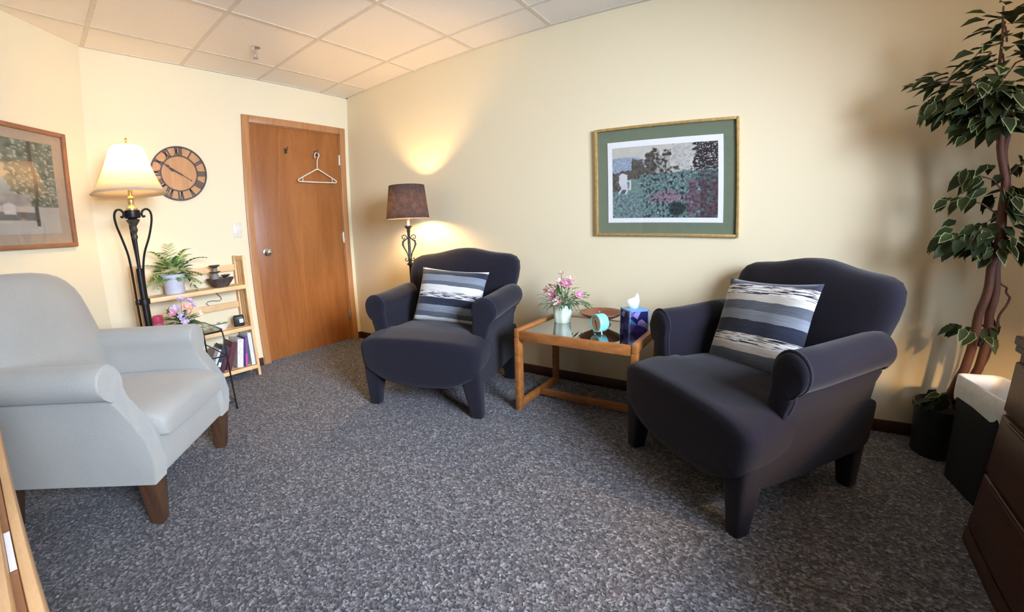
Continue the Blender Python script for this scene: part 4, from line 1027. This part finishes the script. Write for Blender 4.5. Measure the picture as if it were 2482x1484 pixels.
for (c_, rad, cnt) in CL:
    c_ = Vector(c_); ax = Vector((4.535 if c_.z < 1.5 else 4.495, -.28, max(.3, c_.z - .07))) if c_.z > .4 else Vector((4.5, -.25, .25))
    MB().tube([ax - Vector((FX, FY, 0)), (ax + c_) / 2 + Vector((0, 0, .02)) - Vector((FX, FY, 0)), c_ - Vector((FX, FY, 0))], .0032, 6).build('twig', M['bark'], t_)
    for i in range(cnt):
        d = rdir(-.9, .9); q_ = c_ + Vector((d.x * rad[0], d.y * rad[1], d.z * rad[2])) * random.uniform(.35, 1.0)
        if q_.y > -.05: q_.y = -.05 - random.random() * .05
        out = (q_ - ax); out.z = 0
        if out.length < .01: out = Vector((random.random() - .5, -random.random(), 0))
        dr = out.normalized() * random.uniform(.5, 1.0) + Vector((random.uniform(-.4, .4), random.uniform(-.5, .3), random.uniform(-1.1, -.05)))
        if c_.z > 1.7: dr = out.normalized() + Vector((random.uniform(-.4, .4), random.uniform(-.5, .3), random.uniform(-.3, .35)))
        nr = Vector((random.uniform(-.4, .3), random.uniform(-.8, -.1), random.uniform(.5, 1)))
        ln = random.uniform(.060, .086)
        if q_.y + dr.normalized().y * ln > -.012: dr.y = -abs(dr.y)
        leafblade(fo, q_ - Vector((FX, FY, 0)), dr, ln, ln * random.uniform(.55, .74), 0, random.uniform(.1, .5), nr, 1 if random.random() < .42 else 0)
fo.build('foliage', [M['leaf'], M['leafrim']], t_, ang=60)

BC, BA, BHt = (4.552, -.500), R(8), .462
t_ = thing('waste_bin', 'black office waste bin with a white liner folded over its rim', 'bin', (BC[0], BC[1], 0), BA)
def rc(hx, hy, z, n_=9): return sup((0, 0, z), XA, YA, hx, hy, n_, 40)
MB().loft([rc(.064, .128, 0), rc(.068, .132, .004), rc(.090, .160, BHt - .01), rc(.094, .164, BHt), rc(.088, .158, BHt), rc(.064, .128, .012)]).build('bin_body', M['black'], t_)
def wav(hx, hy, z, amp, ph):
    L_ = rc(hx, hy, z)
    for i, p in enumerate(L_): p.z += amp * sin(i * 1.7 + ph) + amp * .6 * sin(i * .6 + ph * 2)
    return L_
MB().loft([wav(.098, .168, BHt - .085, .010, 0), wav(.099, .169, BHt - .04, .003, 1), wav(.098, .168, BHt + .004, .002, 2), rc(.092, .162, BHt + .009), wav(.082, .152, BHt + .002, .003, 3), wav(.076, .146, BHt - .06, .008, 4), rc(.072, .138, BHt - .20), rc(.03, .06, BHt - .24)], cap=False).build('bin_liner', M['bag'], t_, ang=70)

DA = math.atan2(-.994, -.110)          # the front runs from the far corner towards the camera
t_ = thing('dresser', 'low dark cherry wood dresser with drawers at the right edge of the room', 'dresser', (4.378, -.830, 0), DA)
# local +x along the front, +y into the piece (away from the room)
Ln, Dp, Ht = .95, .46, .750
b = MB(); b.box((.012, .020, .0), (Ln - .012, Dp, Ht - .030), .004); b.build('carcass', M['cherry'], t_)
MB().box((0, 0, Ht - .030), (Ln, Dp + .01, Ht), .006, seg=3).build('dresser_top', M['cherry'], t_)
MB().box((.004, .004, Ht - .052), (Ln - .004, .020, Ht - .030), .006).build('top_moulding', M['cherry'], t_)
for z0, z1 in ((.505, .672), (.285, .492), (.065, .272)):
    d_ = MB().box((.030, .004, z0), (Ln - .030, .024, z1), .006, seg=3).build('drawer', M['cherry'], t_)
    MB().box((.10, -.004, z1 - .012), (Ln - .10, .006, z1 - .002), .003).build('finger_lip', M['cherry'], d_)
MB().box((.02, .006, 0), (Ln - .02, .020, .055), .004).build('plinth', M['cherry'], t_)

# ------------------------------------------------------------------ desk in the near left corner
dA = math.atan2(.073, .845)
t_ = thing('desk', 'brown wooden desk with a pale edge, its corner in the near left of the room', 'desk', (2.196, -2.620, 0), dA)
# local +x along the far edge, -y under the viewer's side
MB().box((-.25, -.60, .672), (1.00, -.012, .700), .003).build('desk_top', M['desk'], t_)
MB().box((-.25, -.012, .668), (1.00, 0, .7015), .003).build('edge_strip', M['deskedge'], t_)
for x, y in ((-.19, -.14), (.92, -.14), (-.19, -.55), (.92, -.55)): MB().box((x - .03, y - .03, 0), (x + .03, y + .03, .672), .004).build('leg', M['desk'], t_)
MB().box((-.16, -.565, .60), (.89, -.545, .672), .003).build('apron', M['desk'], t_)
def ondesk(x, y, z): return (2.196 + cos(dA) * x - sin(dA) * y, -2.620 + sin(dA) * x + cos(dA) * y, z)
t_ = thing('letter_tray', 'shallow brown wooden tray with a pale front edge lying on the desk', 'tray', ondesk(0, 0, .7006), dA)
MB().box((.36, -.30, 0), (.96, -.030, .020), .002).build('tray_base', M['desk'], t_)
MB().box((.36, -.030, 0), (.96, -.019, .021), .002).build('front_edge', M['deskedge'], t_)
t_ = tag(MB().prism([(.592, -.0125), (.697, -.0125), (.697, -.0185), (.592, -.0185)], 0, .0012, 2).build('paper_sheet', M['paper'], smooth=False, loc=ondesk(0, 0, .7016), rot=(0, 0, dA)), 'sliver of white paper beside the tray on the desk', 'paper')

for o in list(bpy.data.objects):
    if o.type == 'MESH' and o.users == 0: bpy.data.objects.remove(o)
